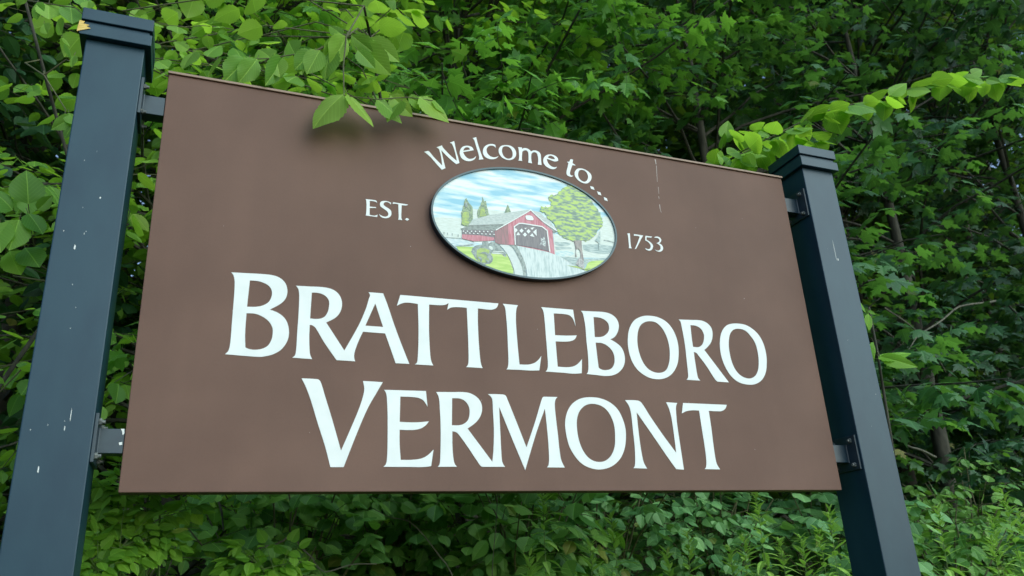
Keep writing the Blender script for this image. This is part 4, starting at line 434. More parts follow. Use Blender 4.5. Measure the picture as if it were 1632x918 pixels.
def picmat(name, c1, c2, sc=(8, 8, 40), scale=6, lo=.4, hi=.6, c3=None):
    m, nt, N, L = newmat(name)
    out = N('ShaderNodeOutputMaterial'); b_ = N('ShaderNodeBsdfPrincipled'); L(b_.outputs[0], out.inputs[0])
    tc = N('ShaderNodeTexCoord'); mp = N('ShaderNodeMapping'); L(tc.outputs['Object'], mp.inputs[0]); setin(mp, 'Scale', sc)
    n = N('ShaderNodeTexNoise'); setin(n, 'Scale', scale); setin(n, 'Detail', 4); L(mp.outputs[0], n.inputs['Vector'])
    r = ramp(N, [(lo, c1), (hi, c2)] + ([(min(.98, hi + .08), c3)] if c3 else [])); L(n.outputs['Fac'], r.inputs[0]); L(r.outputs[0], b_.inputs['Base Color'])
    setin(b_, 'Roughness', .35)
    return m
pm = {
 'sky': picmat('picture_sky', (.24, .52, .66), (.52, .70, .74), sc=(2.2, 2.2, 15), scale=3, lo=.38, hi=.50, c3=(.78, .80, .79)),
 'pale': picmat('picture_snowfield', (.66, .72, .68), (.58, .64, .58)),
 'snow': picmat('picture_snow_shadow', (.66, .72, .72), (.40, .54, .58)),
 'slate': picmat('picture_slate', (.16, .21, .20), (.32, .38, .36), sc=(20, 20, 20)),
 'teal': picmat('picture_far_bank', (.24, .34, .34), (.46, .55, .53)),
 'turq': picmat('picture_ice', (.40, .60, .62), (.66, .72, .70)),
 'lime': picmat('picture_lawn', (.36, .56, .10), (.52, .68, .18), sc=(3, 3, 20)),
 'olive': picmat('picture_bush_light', (.38, .50, .10), (.24, .34, .14), sc=(14, 14, 24)),
 'walk': picmat('picture_footpath', (.56, .62, .60), (.62, .68, .66)),
 'road': picmat('picture_road', (.40, .50, .50), (.62, .69, .68), sc=(34, 34, 5), lo=.35, hi=.55),
 'roofdark': picmat('picture_eave', (.16, .19, .18), (.26, .31, .29), sc=(20, 20, 30)),
 'roof': picmat('picture_roof', (.40, .46, .44), (.52, .57, .55), sc=(14, 14, 40)),
 'dark': picmat('picture_opening', (.13, .12, .14), (.19, .17, .18), sc=(40, 40, 5)),
 'red': picmat('picture_red_boards', (.46, .12, .16), (.58, .22, .27), sc=(40, 40, 5)),
 'barn': picmat('picture_shaded_boards', (.20, .12, .12), (.38, .14, .17), sc=(60, 60, 4)),
 'white': picmat('picture_white', (.76, .78, .76), (.70, .74, .72)),
 'splash': picmat('picture_light_patch', (.62, .68, .66), (.22, .22, .24), sc=(30, 30, 30)),
 'conetop': picmat('picture_conifer', (.12, .19, .13), (.30, .40, .22), sc=(26, 26, 40)),
 'tree': picmat('picture_maple_crown', (.13, .22, .17), (.24, .36, .22), sc=(8, 8, 20), scale=5, lo=.40, hi=.48, c3=(.42, .58, .12)),
 'trunk': picmat('picture_trunk', (.20, .17, .17), (.34, .30, .28), sc=(40, 40, 8)),
 'lav': picmat('picture_undergrowth', (.26, .25, .26), (.46, .46, .46), sc=(40, 40, 20)),
}
names = list(pm); pic = MB()
oval(pic, ra, rb, -.0203, -.0195, names.index('sky'))
for num, (mname, lay, s_) in enumerate(sorted(PICTURE, key=lambda t: t[1])):
    P = dec(s_)
    me = sheet([P], 0, 0)
    if not me.polygons: continue
    V = np.zeros(len(me.vertices) * 3); me.vertices.foreach_get('co', V); V = V.reshape(-1, 3); V[:, 1] = -.0204 - (num + 1) * .00005
    pic.add(V, [tuple(p.vertices) for p in me.polygons], names.index(mname)); bpy.data.meshes.remove(me)
pic.build('painted_bridge_scene', [pm[k] for k in names], plaque)
b = MB()
k = 96
for r0, r1, y0, y1 in ((ra - .0005, ra + .006, -.0265, -.0203),):
    V = []
    for rr in (r0, r1):
        for yy in (y0, y1):
            V += [(cx_ + (rr) * math.cos(2 * math.pi * i / k), yy, cz_ + (rb - ra + rr) * math.sin(2 * math.pi * i / k)) for i in range(k)]
    F = []
    for i in range(k):
        j = (i + 1) % k
        F += [(i, j, 2 * k + j, 2 * k + i), (2 * k + i, 2 * k + j, 3 * k + j, 3 * k + i), (k + i, k + j, j, i), (3 * k + i, 3 * k + j, k + j, k + i)]
    b.add(V, F)
b.build('plaque_rim', plain('thin_blue_grey_rim', (.05, .10, .12), rough=.4), plaque)

# posts, caps, brackets
PW = .165; PY0, PY1 = -.055, .110
for side in (0, 1):
    x0 = -.073 - PW if side == 0 else W + .075
    x1 = x0 + PW
    b = MB(); b.box(x0, x1, PY0, PY1, -Z0 - .3, 1.445)
    post = b.build('post', m_post, sign, bevel=.003)
    tag(post, 'left post with a splintered cap corner' if side == 0 else 'right post with an intact cap')
    c = MB()
    c.box(x0 - .018, x1 + .018, PY0 - .022, PY1 + .018, 1.352, 1.392)
    c.box(x0 - .009, x1 + .009, PY0 - .011, PY1 + .009, 1.3925, 1.4085)
    c.box(x0 - .018, x1 + .018, PY0 - .020, PY1 + .018, 1.409, 1.452)
    zt = 1.4525; zc = 1.475
    c.add([(x0 - .012, PY0 - .014, zt), (x1 + .012, PY0 - .014, zt), (x1 + .012, PY1 + .012, zt), (x0 - .012, PY1 + .012, zt), ((x0 + x1) / 2, (PY0 + PY1) / 2, zc)],
          [(0, 3, 2, 1), (0, 1, 4), (1, 2, 4), (2, 3, 4), (3, 0, 4)])
    cap = c.build('post_cap', m_post, post, bevel=.002)
    # chips in the paint
    rs = random.Random(7 + side)
    chips = [(rs.gauss(.42, .16) * PW, rs.uniform(.1, 1.15), rs.uniform(.0004, .0011), rs.uniform(.0008, .003)) for _ in range(12 if side == 0 else 4)]
    if side == 0: chips += [(.35 * PW, .66, .0022, .008), (.62 * PW, .82, .0020, .0035), (.33 * PW, .05, .0016, .009), (.66 * PW, .19, .0008, .018), (.60 * PW, .155, .001, .007)]
    else: chips += [(.55 * PW, .93, .0022, .006), (.50 * PW, .97, .001, .05)]
    for x, z, w_, h_ in chips:
        ch = MB(); flat(ch, [(x0 + x - w_, z - h_ * .6), (x0 + x + w_ * .8, z - h_), (x0 + x + w_, z + h_ * .5), (x0 + x - w_ * .4, z + h_)], PY0 - .0006)
        ch.build('paint_chip', m_chip, post)
    if side == 0:
        w_ = MB(); xs, ys = x0 - .018, PY0 - .022
        V = [(xs - .006, ys - .002, 1.357), (xs + .030, ys - .003, 1.375), (xs + .018, ys - .003, 1.380), (xs + .026, ys - .003, 1.386), (xs + .008, ys - .003, 1.388),
             (xs + .012, ys - .003, 1.396), (xs - .003, ys - .002, 1.399), (xs - .008, ys + .008, 1.380), (xs - .002, ys + .02, 1.396), (xs - .001, ys + .02, 1.360)]
        w_.add(V, [(0, 1, 2, 3, 4), (0, 4, 5, 6), (0, 6, 7), (7, 6, 8, 9), (0, 7, 9)])
        w_.build('splintered_wood', m_wood, cap)
for side in (0, 1):
    for zc, up in ((1.1915, 1), (.1355, 0)):
        xi = -.073 if side == 0 else W + .075          # inner face of the post
        s_ = 1 if side == 0 else -1
        br = MB(); xa, xb = sorted((xi + s_ * .0005, xi + s_ * .009)); br.box(xa, xb, -.045, .085, zc - .064, zc + .064)
        o = br.build('bracket', m_metal, sign, bevel=.001)
        arm = MB(); xe = 0 if side == 0 else W
        xa, xb = sorted((xi + s_ * .0095, xe - s_ * .0 + (-.001 if side == 0 else .001))); arm.box(xa, xb, .004, .050, zc - .033, zc + .033)
        arm.build('bracket_arm', m_metal, o, bevel=.0015)
        wl = MB(); xw = xi + s_ * .010
        wl.tube([(xw, .004, zc - .034), (xw, .004, zc + .034)], .003, 6); wl.build('weld', m_metal, o)
        for dz in (-.045, .045):
            for yy in (-.022, .066):
                bo = MB(); bo.cyl((xi + s_ * .009, yy, zc + dz), (s_, 0, 0), .009, .007, 6); bo.cyl((xi + s_ * .016, yy, zc + dz), (s_, 0, 0), .005, .008, 10)
                bo.build('bolt', m_bolt, o)
        if side == 0 and not up:
            f = MB(); flat(f, [(-.012, zc + .033), (-.003, zc + .033), (-.002, zc + .020), (-.006, zc + .016), (-.008, zc + .026)], .0030)
            f.build('paint_chip', m_chip, o); f = MB(); flat(f, [(-.013, zc - .004), (-.005, zc - .002), (-.004, zc - .010), (-.011, zc - .011)], .0030)
            f.build('paint_chip', m_chip, o)

# ------------------------------------------------------------------ ground
def gz(x, y):
    t = np.clip((np.asarray(y, float) - .1) / 1.9, 0, 1)
    return 1.15 * t * t * (3 - 2 * t) + .42 * np.clip(np.asarray(y, float) - 3.2, 0, 60) + .05 * np.sin(np.asarray(x, float) * 1.3) * t
def grid(name, xs, ys, mat):
    X, Y = np.meshgrid(xs, ys); Z = gz(X, Y); nx, ny = len(xs), len(ys)
    V = np.c_[X.ravel(), Y.ravel(), Z.ravel()]
    F = [(j * nx + i, j * nx + i + 1, (j + 1) * nx + i + 1, (j + 1) * nx + i) for j in range(ny - 1) for i in range(nx - 1)]
    mb = MB(); mb.add(V, F); return mb.build(name, mat, smooth=True)
m_ground = plain('leaf_litter_and_grass', (.030, .040, .016), (.075, .065, .035), scale=2.5, rough=.95, bump=1.0, bscale=20)
gxs = np.concatenate([np.linspace(-250, -15, 12), np.linspace(-12, 24, 60), np.linspace(28, 250, 12)])
gys = np.concatenate([np.linspace(-250, -8, 10), np.linspace(-6, 30, 60), np.linspace(36, 250, 12)])
tag(grid('ground', gxs, gys, m_ground), kind='structure')

# ------------------------------------------------------------------ foliage materials
LM = {
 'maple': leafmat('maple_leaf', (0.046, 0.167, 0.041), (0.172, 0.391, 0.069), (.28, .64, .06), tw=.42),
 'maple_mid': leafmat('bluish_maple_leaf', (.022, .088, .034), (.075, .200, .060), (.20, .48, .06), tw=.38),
 'maple_dark': leafmat('shaded_maple_leaf', (.010, .048, .024), (.040, .120, .044), (.13, .32, .05), tw=.32),  # darker maple copy: the wood's shade is put into the leaf colour
 'lime': leafmat('thin_lime_leaf', (.095, .260, .022), (.250, .460, .050), (.48, .88, .05), tw=.5),
 'sprig': leafmat('bright_elm_leaf', (.130, .330, .040), (.340, .560, .090), (.54, .88, .07), tw=.5),  # elm leaf with a brighter, yellower base colour
 'elm': leafmat('elm_leaf', (0.092, 0.276, 0.046), (0.299, 0.529, 0.081), (.50, .88, .06), tw=.5),
 'far': leafmat('distant_leaf', (0.011, 0.042, 0.012), (0.088, 0.182, 0.029), (.20, .38, .03), tw=.40, veins=False),  # colour darkened to paint in the gloom deep among the trees
 'shrub': leafmat('shrub_leaf', (0.058, 0.198, 0.044), (0.218, 0.422, 0.077), (.26, .56, .05), tw=.32),
 'shrub_pale': leafmat('pale_shrub_leaf', (0.100, 0.281, 0.106), (0.263, 0.512, 0.188), (.30, .60, .10), tw=.33),
 'bright': leafmat('bright_young_leaf', (.130, .360, .030), (.280, .540, .055), (.50, .80, .06), tw=.45),
 'rod': leafmat('goldenrod_leaf', (0.297, 0.616, 0.094), (0.528, 0.814, 0.187), (.52, .84, .12), tw=.35),
}
def unit(v): return v / np.linalg.norm(v)
def spray(L, tw, p0, d, length, T, size, spacing=.06, droop=.25, rad=.003, flat_n=(0, 0, 1), tips=True, both=True):
    """a twig with leaves set alternately left and right in a loose flat spray"""
    n = max(3, int(length / .09)); pts = [np.array(p0, float)]; d = np.array(d, float)
    for i in range(n):
        d = d + rng.normal(0, .10, 3) + np.array([0, 0, -droop / n]); d = unit(d); pts.append(pts[-1] + d * length / n)
    pts = np.array(pts)
    if tw is not None: tw.tube([tuple(p) for p in pts], list(np.linspace(rad, rad * .35, len(pts))), 4)
    m = max(2, int(length / spacing)); t = (np.arange(m) + .6) / m * n; i0 = np.clip(t.astype(int), 0, n - 1); f = (t - i0)[:, None]
    P = pts[i0] * (1 - f) + pts[i0 + 1] * f; D = pts[i0 + 1] - pts[i0]; D /= np.linalg.norm(D, axis=1, keepdims=True)
    up = np.array(flat_n, float); S = np.cross(D, up); S /= (np.linalg.norm(S, axis=1, keepdims=True) + 1e-6)
    sg = np.where(np.arange(m) % 2 == 0, 1, -1)[:, None]
    out = D * rng.uniform(.3, .9, (m, 1)) + S * sg * rng.uniform(.6, 1.1, (m, 1)) + np.c_[np.zeros(m), np.zeros(m), rng.uniform(-.75, .05, m)]
    nn = up + rng.normal(0, .38, (m, 3))
    pos = P + out / np.linalg.norm(out, axis=1, keepdims=True) * size * .22
    sz = size * rng.uniform(.6, 1.2, m) * np.linspace(1.05, .8, m)
    L.add(T, pos, out, nn, sz)
    L.add(T, pts[-1:], D[-1:] + [[0, 0, -.3]], up + rng.normal(0, .3, 3), size * .9)
    return pts

def tree(name, x, y, h, tr, crown_r, z_lo, n_limb, leafm, T, size, label, cat='tree', group=None, twigs=9, spacing=.06, lean=(0, 0), seed=0, tw_len=(.35, .8), ymin=.45, loose=1.0, side_bias=None, k=7, leafy_end=.25):
    global rng
    rng = np.random.default_rng(seed + 100)
    g = float(gz(x, y)); root = empty(name, (0, 0, 0)); tag(root, label, cat, group)
    n = 12; tp = []
    for i in range(n + 1):
        t = i / n; tp.append((x + lean[0] * t * t * h + .05 * math.sin(t * 7 + seed) * h / 6, y + lean[1] * t * t * h + .05 * math.cos(t * 5 + seed) * h / 6, g - .15 + t * h))
    tp = np.array(tp); trk = MB(); trk.tube([tuple(p) for p in tp], [tr * (1 - .9 * i / n) * (1.25 if i == 0 else 1) for i in range(n + 1)], 10)
    trk.build('trunk', m_bark, root, smooth=True)
    br = MB(); L = Leaves()
    for i in range(n_limb):
        f = z_lo + (1 - z_lo) * min(1, max(0, (math.floor(i / 6) * 6 + 3 + rng.normal(0, .9)) / n_limb))
        q = min(f * n, n - 1e-3); i0 = int(q); p = tp[i0] * (1 - q + i0) + tp[i0 + 1] * (q - i0)
        az = i * 2.399 + rng.uniform(-.5, .5)
        if side_bias is not None and rng.uniform() < .45: az = side_bias + rng.normal(0, .8)
        u = (f - z_lo) / (1 - z_lo); ln = crown_r * (math.sin(math.pi * min(1, .22 + .75 * (1 - u) + .0)) * .6 + .45) * rng.uniform(.65, 1.15)
        d = np.array([math.cos(az), math.sin(az), rng.uniform(.15, .7) + .5 * u]); d = unit(d)
        m = 7; pts = [p]
        for j in range(m):
            d = unit(d + rng.normal(0, .11, 3) + np.array([0, 0, -.07])); pts.append(pts[-1] + d * ln / m)
        pts = np.array(pts)
        if pts[-1][1] < ymin: pts[:, 1] = np.maximum(pts[:, 1], ymin + .05)
        r0 = tr * .22 * (1 - .6 * f) + .004
        br.tube([tuple(q_) for q_ in pts], list(np.linspace(r0, .004, m + 1)), 5)
        tw_n = max(4, int(twigs * rng.uniform(.6, 1.5)))
        for j in range(tw_n):
            t = leafy_end + (1 - leafy_end) * (j + rng.uniform(0, 1)) / tw_n; qq = min(t * m, m - 1e-3); k0 = int(qq); pp = pts[k0] * (1 - qq + k0) + pts[k0 + 1] * (qq - k0)
            dd = pts[k0 + 1] - pts[k0]; dd = unit(dd); sdv = np.cross(dd, [0, 0, 1]); sg = 1 if j % 2 else -1
            out = unit(dd * rng.uniform(.3, 1.0) + sdv * sg * rng.uniform(.3, 1.1) + np.array([0, 0, rng.uniform(-.4, .15)]))
            tl = rng.uniform(*tw_len)
            if pp[1] + out[1] * tl < ymin: out[1] = abs(out[1]) * .3
            spray(L, br, pp, out, tl, T, size, spacing=spacing, droop=rng.uniform(.1, .6) * loose)
    br.build('branches', m_bark, root)
    L.build('crown', LM[leafm], root)
    return root


# ------------------------------------------------------------------ saplings whose sprays reach round the board
def sapling(key, leafm, T, label, size=.11, extra=(), cat='sapling'):
    global rng
    rng = np.random.default_rng(sum(map(ord, key)))
    d = SAPLINGS[key]; rx, ry = d['root']; root = empty('sapling'); tag(root, label, cat, 'saplings beside the sign')
    g = float(gz(rx, ry)); st = [(rx, ry, g - .1), (rx * .8 + d['stem'][0][0] * .2, ry, (g + d['stem'][0][2]) / 2)] + d['stem']
    b = MB(); b.tube(st, list(np.linspace(.012, .005, len(st))), 7); b.build('trunk', m_bark, root, smooth=True)
    tw = MB(); L = Leaves()
    sp_ = np.array(st[1:])
    for t in d['twigs']:
        q = np.array(t[0]); best = min((np.linalg.norm(sp_[i] + (sp_[i + 1] - sp_[i]) * f - q), i, f) for i in range(len(sp_) - 1) for f in np.linspace(0, 1, 9))
        if best[0] > .004: t.insert(0, tuple(sp_[best[1]] + (sp_[best[1] + 1] - sp_[best[1]]) * best[2]))
    for t in d['twigs']: tw.tube(t, list(np.linspace(.0035, .0014, len(t))), 5)
    if d['leaves']:
        for (bx, by, bz, tx, ty, tz, wd) in d['leaves']:
            a = np.array([bx, by, bz]); v = np.array([tx, ty, tz]) - a; ln = np.linalg.norm(v)
            # blades tilt between facing the open side and facing the sky
            nn = np.array([rng.normal(0, .45), -.8 + rng.normal(0, .3), rng.uniform(-.3, .9)])
            L.add(T, a, v, nn, ln * .9 * (.68 if key == 'G3' else 1), widen=wd * .8)
            if rng.uniform() < .9: tw.tube([tuple(a - v * .12 + [0, .005, .01]), tuple(a)], .001, 4)
    else:
        for ti, t in enumerate(d['twigs']):
            t = np.array(t); seg = np.r_[0, np.cumsum(np.linalg.norm(np.diff(t, axis=0), axis=1))]; m = int(seg[-1] / .024)
            for i in range(m):
                s_ = (i + .5) / m * seg[-1]; p = np.array([np.interp(s_, seg, t[:, c]) for c in range(3)]); q = np.array([np.interp(min(seg[-1], s_ + .02), seg, t[:, c]) for c in range(3)])
                dd = unit(q - p + 1e-6); sd_ = np.cross(dd, [0, 0, 1]); sg = 1 if i % 2 else -1
                out = unit(dd * rng.uniform(.3, .8) + sd_ * sg * rng.uniform(.3, .9) + np.array([0, 0, rng.uniform(-1.0, .25)]))
                p2 = p + out * rng.uniform(.005, .03); tw.tube([tuple(p), tuple(p2)], .0009, 4); p = p2
                L.add(T, p, out, np.array([0, -.4, .8]) + rng.normal(0, .45, 3), size * rng.uniform(.6, 1.2), widen=.9)
            L.add(T, t[-1], unit(t[-1] - t[-2]) + [0, 0, -.1], (0, -.5, .8), size, widen=.8)
    for (sp, sdir, ln, sz) in extra:
        q = np.array(sp); dd = np.linalg.norm(sp_ - q, axis=1) + np.where(sp_[:, 2] > q[2], 1.0, 0); i0 = int(np.argmin(dd)); a0 = sp_[i0]; md = (a0 + q) / 2 + np.array([0, 0, .08])
        tw.tube([tuple(a0), tuple(md), tuple(q)], [.0035, .003, .003], 5)
        spray(L, tw, sp, sdir, ln, T, sz, spacing=.055, droop=.3)
    tw.build('branches', m_twig, root); L.build('leaves', LM[leafm], root)
    return root
ex1 = []
r_ = np.random.default_rng(5)
for i in range(26):
    ex1.append(((r_.uniform(-.25, 1.2), r_.uniform(.45, 1.1), r_.uniform(3.2, 4.3)), (r_.uniform(-1, 1), r_.uniform(-.7, .2), r_.uniform(-.1, .3)), r_.uniform(.35, .6), r_.uniform(.085, .12)))
ex3 = []
for i in range(30):
    ex3.append(((r_.uniform(-1.3, -.45), r_.uniform(.6, 1.2), r_.uniform(2.0, 2.7)), (r_.uniform(-1, .6), r_.uniform(-.7, .2), r_.uniform(-.1, .3)), r_.uniform(.2, .4), r_.uniform(.06, .085)))
sapling('G1', 'sprig', T_ROUND, 'elm sapling drooping toothed leaves over the top edge of the brown board', extra=ex1)
sapling('G2', 'elm', T_ROUND, 'sapling reaching one long arching leafy branch above the right post', size=.10)
sapling('G3', 'elm', T_ROUND, 'sapling with large rounded green leaves at the left of the left post', extra=ex3)
sapling('G4', 'bright', T_TOOTH, 'small sapling poking a bright folded leaf out behind the right post')

# ------------------------------------------------------------------ trees of the wood's edge
D0 = R(-112)   # towards the open side
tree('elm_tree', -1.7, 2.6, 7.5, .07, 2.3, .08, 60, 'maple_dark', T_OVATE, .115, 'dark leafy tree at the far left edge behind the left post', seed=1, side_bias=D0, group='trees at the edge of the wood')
tree('elm_tree', .9, 4.9, 8.5, .08, 2.9, .04, 96, 'elm', T_TOOTH, .14, 'bright green elm filling the gap between the light green tree and the maple', seed=13, side_bias=D0, group='trees at the edge of the wood')
tree('elm_tree', .1, 3.0, 7.5, .07, 2.4, .06, 96, 'elm', T_TOOTH, .115, 'light green tree with visible grey limbs above the left half of the board', seed=2, side_bias=D0, group='trees at the edge of the wood')
tree('maple_tree', 1.9, 2.7, 7.5, .07, 2.4, .05, 96, 'maple', T_MAPLE, .125, 'maple with dense mid green leaves above the middle of the board', seed=3, side_bias=D0, group='trees at the edge of the wood')
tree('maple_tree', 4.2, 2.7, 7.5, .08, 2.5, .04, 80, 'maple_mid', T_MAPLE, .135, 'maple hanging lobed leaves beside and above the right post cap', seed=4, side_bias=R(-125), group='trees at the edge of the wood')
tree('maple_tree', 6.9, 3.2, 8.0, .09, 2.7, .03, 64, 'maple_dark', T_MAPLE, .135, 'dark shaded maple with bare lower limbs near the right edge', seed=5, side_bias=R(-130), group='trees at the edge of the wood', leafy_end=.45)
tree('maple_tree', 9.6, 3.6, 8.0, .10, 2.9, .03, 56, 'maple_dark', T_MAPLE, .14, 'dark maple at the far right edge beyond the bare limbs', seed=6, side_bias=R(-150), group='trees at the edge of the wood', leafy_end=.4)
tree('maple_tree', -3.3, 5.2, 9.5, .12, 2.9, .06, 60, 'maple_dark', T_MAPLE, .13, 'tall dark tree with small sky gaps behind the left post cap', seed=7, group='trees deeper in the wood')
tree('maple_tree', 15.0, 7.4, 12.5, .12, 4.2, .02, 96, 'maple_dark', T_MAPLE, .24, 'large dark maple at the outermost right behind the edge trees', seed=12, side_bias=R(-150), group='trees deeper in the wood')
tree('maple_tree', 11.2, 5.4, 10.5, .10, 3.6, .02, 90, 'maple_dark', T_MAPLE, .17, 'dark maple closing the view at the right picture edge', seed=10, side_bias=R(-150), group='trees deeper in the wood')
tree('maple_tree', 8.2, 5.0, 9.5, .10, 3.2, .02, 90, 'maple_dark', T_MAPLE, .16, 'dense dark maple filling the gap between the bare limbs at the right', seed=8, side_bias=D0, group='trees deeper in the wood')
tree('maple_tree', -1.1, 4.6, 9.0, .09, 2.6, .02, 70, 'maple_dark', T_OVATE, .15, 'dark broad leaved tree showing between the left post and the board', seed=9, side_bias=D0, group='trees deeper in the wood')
for i, (x, y, h, lb) in enumerate([
    (-.6, 6.4, 12.5, 'deep wood tree behind the light green elm, left of centre'),
    (2.4, 6.6, 13.0, 'deep wood tree behind the maple above the board middle'),
    (5.4, 6.4, 12.5, 'deep wood tree behind the maple beside the right post cap'),
    (8.8, 6.8, 13.0, 'deep wood tree behind the dark maple near the right edge'),
    (12.6, 6.5, 13.0, 'deep wood tree at the outermost right behind the dark maples')]):
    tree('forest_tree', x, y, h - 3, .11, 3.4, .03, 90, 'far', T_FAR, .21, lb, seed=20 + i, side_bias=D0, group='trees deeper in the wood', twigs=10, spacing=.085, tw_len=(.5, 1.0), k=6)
for i, (x, y, h, lb) in enumerate([
    (-6.0, 11.0, 16, 'far back tree seen through the gap at the top left'),
    (-1.0, 12.0, 18, 'far back tree behind the left half of the wood'),
    (4.5, 12.0, 18, 'far back tree behind the middle of the wood'),
    (10.0, 12.0, 18, 'far back tree behind the right part of the wood'),
    (16.0, 11.5, 17, 'far back tree behind the outermost right trees')]):
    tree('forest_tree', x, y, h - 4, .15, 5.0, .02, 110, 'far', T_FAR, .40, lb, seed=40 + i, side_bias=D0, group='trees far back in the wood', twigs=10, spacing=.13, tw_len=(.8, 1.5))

# ------------------------------------------------------------------ shrubs, tall weeds and ground cover on the bank
def shrub(x, y, h, r, leafm, T, size, label, seed, n_st=17, name='shrub', spacing=.05):
    global rng
    rng = np.random.default_rng(seed + 500); g = float(gz(x, y)); root = empty(name); tag(root, label, 'shrub', 'shrubs on the bank below the board')
    b = MB(); L = Leaves()
    for i in range(n_st):
        az = i * 2.399 + rng.uniform(-.3, .3); rr = r * math.sqrt((i + .5) / n_st); top = h * (1 - .35 * (rr / r) ** 2) * rng.uniform(.75, 1.05)
        tx, ty = x + rr * math.cos(az), max(.24, y + rr * math.sin(az))
        pts = [(x + (tx - x) * u * u + rng.normal(0, .02), y + (ty - y) * u * u + (rng.normal(0, .02) if u else 0), g - .05 + top * u) for u in np.linspace(0, 1, 6)]
        pts = [(px_, max(.2, py_), pz_) for px_, py_, pz_ in pts]
        b.tube(pts, list(np.linspace(.010, .003, 6)), 5); P = np.array(pts)
        for j in range(9):
            u = rng.uniform(.3, 1.0) * 5; k0 = min(int(u), 4); p = P[k0] + (P[k0 + 1] - P[k0]) * (u - k0)
            a2 = rng.uniform(0, 2 * math.pi) if rng.uniform() < .5 else D0 + rng.normal(0, .8)
            d = np.array([math.cos(a2), math.sin(a2), rng.uniform(-.1, .7)])
            if p[1] + d[1] * .3 < .2: d[1] = abs(d[1]) * .2
            spray(L, b, p, unit(d), rng.uniform(.16, .34), T, size, spacing=spacing, droop=.5, rad=.002, flat_n=(0, -.35, 1))
    b.build('stems', m_twig, root); L.build('leaves', LM[leafm], root)
for i, a in enumerate([
    (-1.15, 1.52, 1.37, .55, 'shrub', T_OVATE, .075, 'leafy shrub at the foot of the left post, outer side'),
    (-.10, 1.37, 1.37, .50, 'shrub', T_OVATE, .060, 'bushy shrub with bright yellow green tips just right of the left post'),
    (.62, 1.57, 1.47, .55, 'shrub', T_ROUND, .090, 'dark round leaved shrub under the left end of the board'),
    (1.22, 1.87, 1.47, .55, 'shrub', T_TOOTH, .095, 'shrub with broad toothed leaves under the letter V'),
    (1.75, 1.52, 1.47, .50, 'shrub', T_TOOTH, .115, 'shrub of hanging oval leaves under the board centre'),
    (2.35, 1.77, 1.52, .60, 'shrub_pale', T_TOOTH, .090, 'blue green shrub with drooping leaflets under the letter O'),
    (3.00, 1.67, 1.52, .55, 'shrub_pale', T_OVATE, .085, 'pale leafy shrub below the board right end'),
    (3.65, 1.47, 1.27, .50, 'shrub_pale', T_ROUND, .100, 'shrub with large heart shaped leaves right of the right post'),
    (4.45, 1.42, 1.22, .55, 'shrub', T_OVATE, .085, 'leafy shrub in the bottom right corner'),
    (5.40, 1.92, 1.22, .60, 'shrub', T_OVATE, .085, 'darker shrub beyond the bottom right corner weeds')]):
    shrub(*a, seed=i)
# bright young growth beside the left post
rng = np.random.default_rng(77)
L = Leaves(); b = MB(); root = empty('young_vine'); tag(root, 'bright yellow green young growth over the shrub beside the left post', 'vine')
for (x, y, z) in [(-.16, .42, 1.80), (-.14, .40, 1.72), (-.04, .42, 1.77), (.10, .42, 1.80), (-.05, .36, 1.64), (-.10, .42, 1.86), (-.02, .40, 1.84), (.06, .42, 1.86), (.0, .38, 1.70), (.05, .38, 1.68), (-.12, .36, 1.62), (.42, .42, 1.63), (.46, .42, 1.60)]:
    for j in range(7):
        a2 = rng.uniform(0, 6.28); spray(L, b, (x, y, z), unit(np.array([math.cos(a2), -.1 * abs(math.sin(a2)), .4])), .12, T_OVATE, .055, spacing=.02, droop=.3, rad=.0015, flat_n=(0, -.6, 1))
    b.tube([(x + .1, .75, .3), (x + .06, .6, 1.1), (x, y, z)], .003, 4)
b.build('stems', m_stem, root); L.build('leaves', LM['bright'], root)
# dry climbing stems
def vine(pts, r, label):
    b = MB(); P = np.array(pts); n = len(P); t = np.linspace(0, n - 1, n * 5); Q = [tuple(np.interp(t_, range(n), P[:, c]) + .006 * math.sin(t_ * 5 + c * 2) for c in range(3)) for t_ in t]
    b.tube(Q, list(np.linspace(r, r * .4, len(Q))), 5); o = b.build('dry_vine', m_dry); tag(o, label, 'vine', 'bare dry stems in the undergrowth')
vine([(.35, .55, 1.60), (.42, .50, 1.70), (.52, .50, 1.74), (.58, .5, 1.66), (.62, .48, 1.62), (.80, .48, 1.64)], .004, 'pale bare vine stem curling across the undergrowth near the left post')
vine([(.12, .60, 1.2), (.10, .55, 1.55), (.16, .52, 1.72), (.14, .50, 1.78)], .003, 'short pale vine stem rising beside the young bright growth')
vine([(1.25, .75, 1.2), (1.12, .65, 1.62), (.95, .60, 1.78), (.80, .58, 1.83)], .003, 'thin dry stem slanting under the letter V')
vine([(1.42, 1.0, 1.2), (1.40, .95, 1.6), (1.42, .90, 2.1)], .003, 'upright dry stem under the letter E')
vine([(5.2, 1.9, 2.3), (4.75, 1.7, 2.32), (4.35, 1.5, 2.42), (4.1, 1.4, 2.46)], .010, 'bare grey branch low behind the right post')
vine([(6.3, 1.9, 3.6), (5.7, 1.8, 3.45), (5.1, 1.7, 3.15), (4.9, 1.7, 3.0)], .010, 'bare grey branch slanting in the dark gap near the right edge')
vine([(4.7, 1.6, 3.3), (5.0, 1.6, 3.1), (5.2, 1.65, 2.85)], .008, 'short bare branch hanging in the dark gap near the right edge')

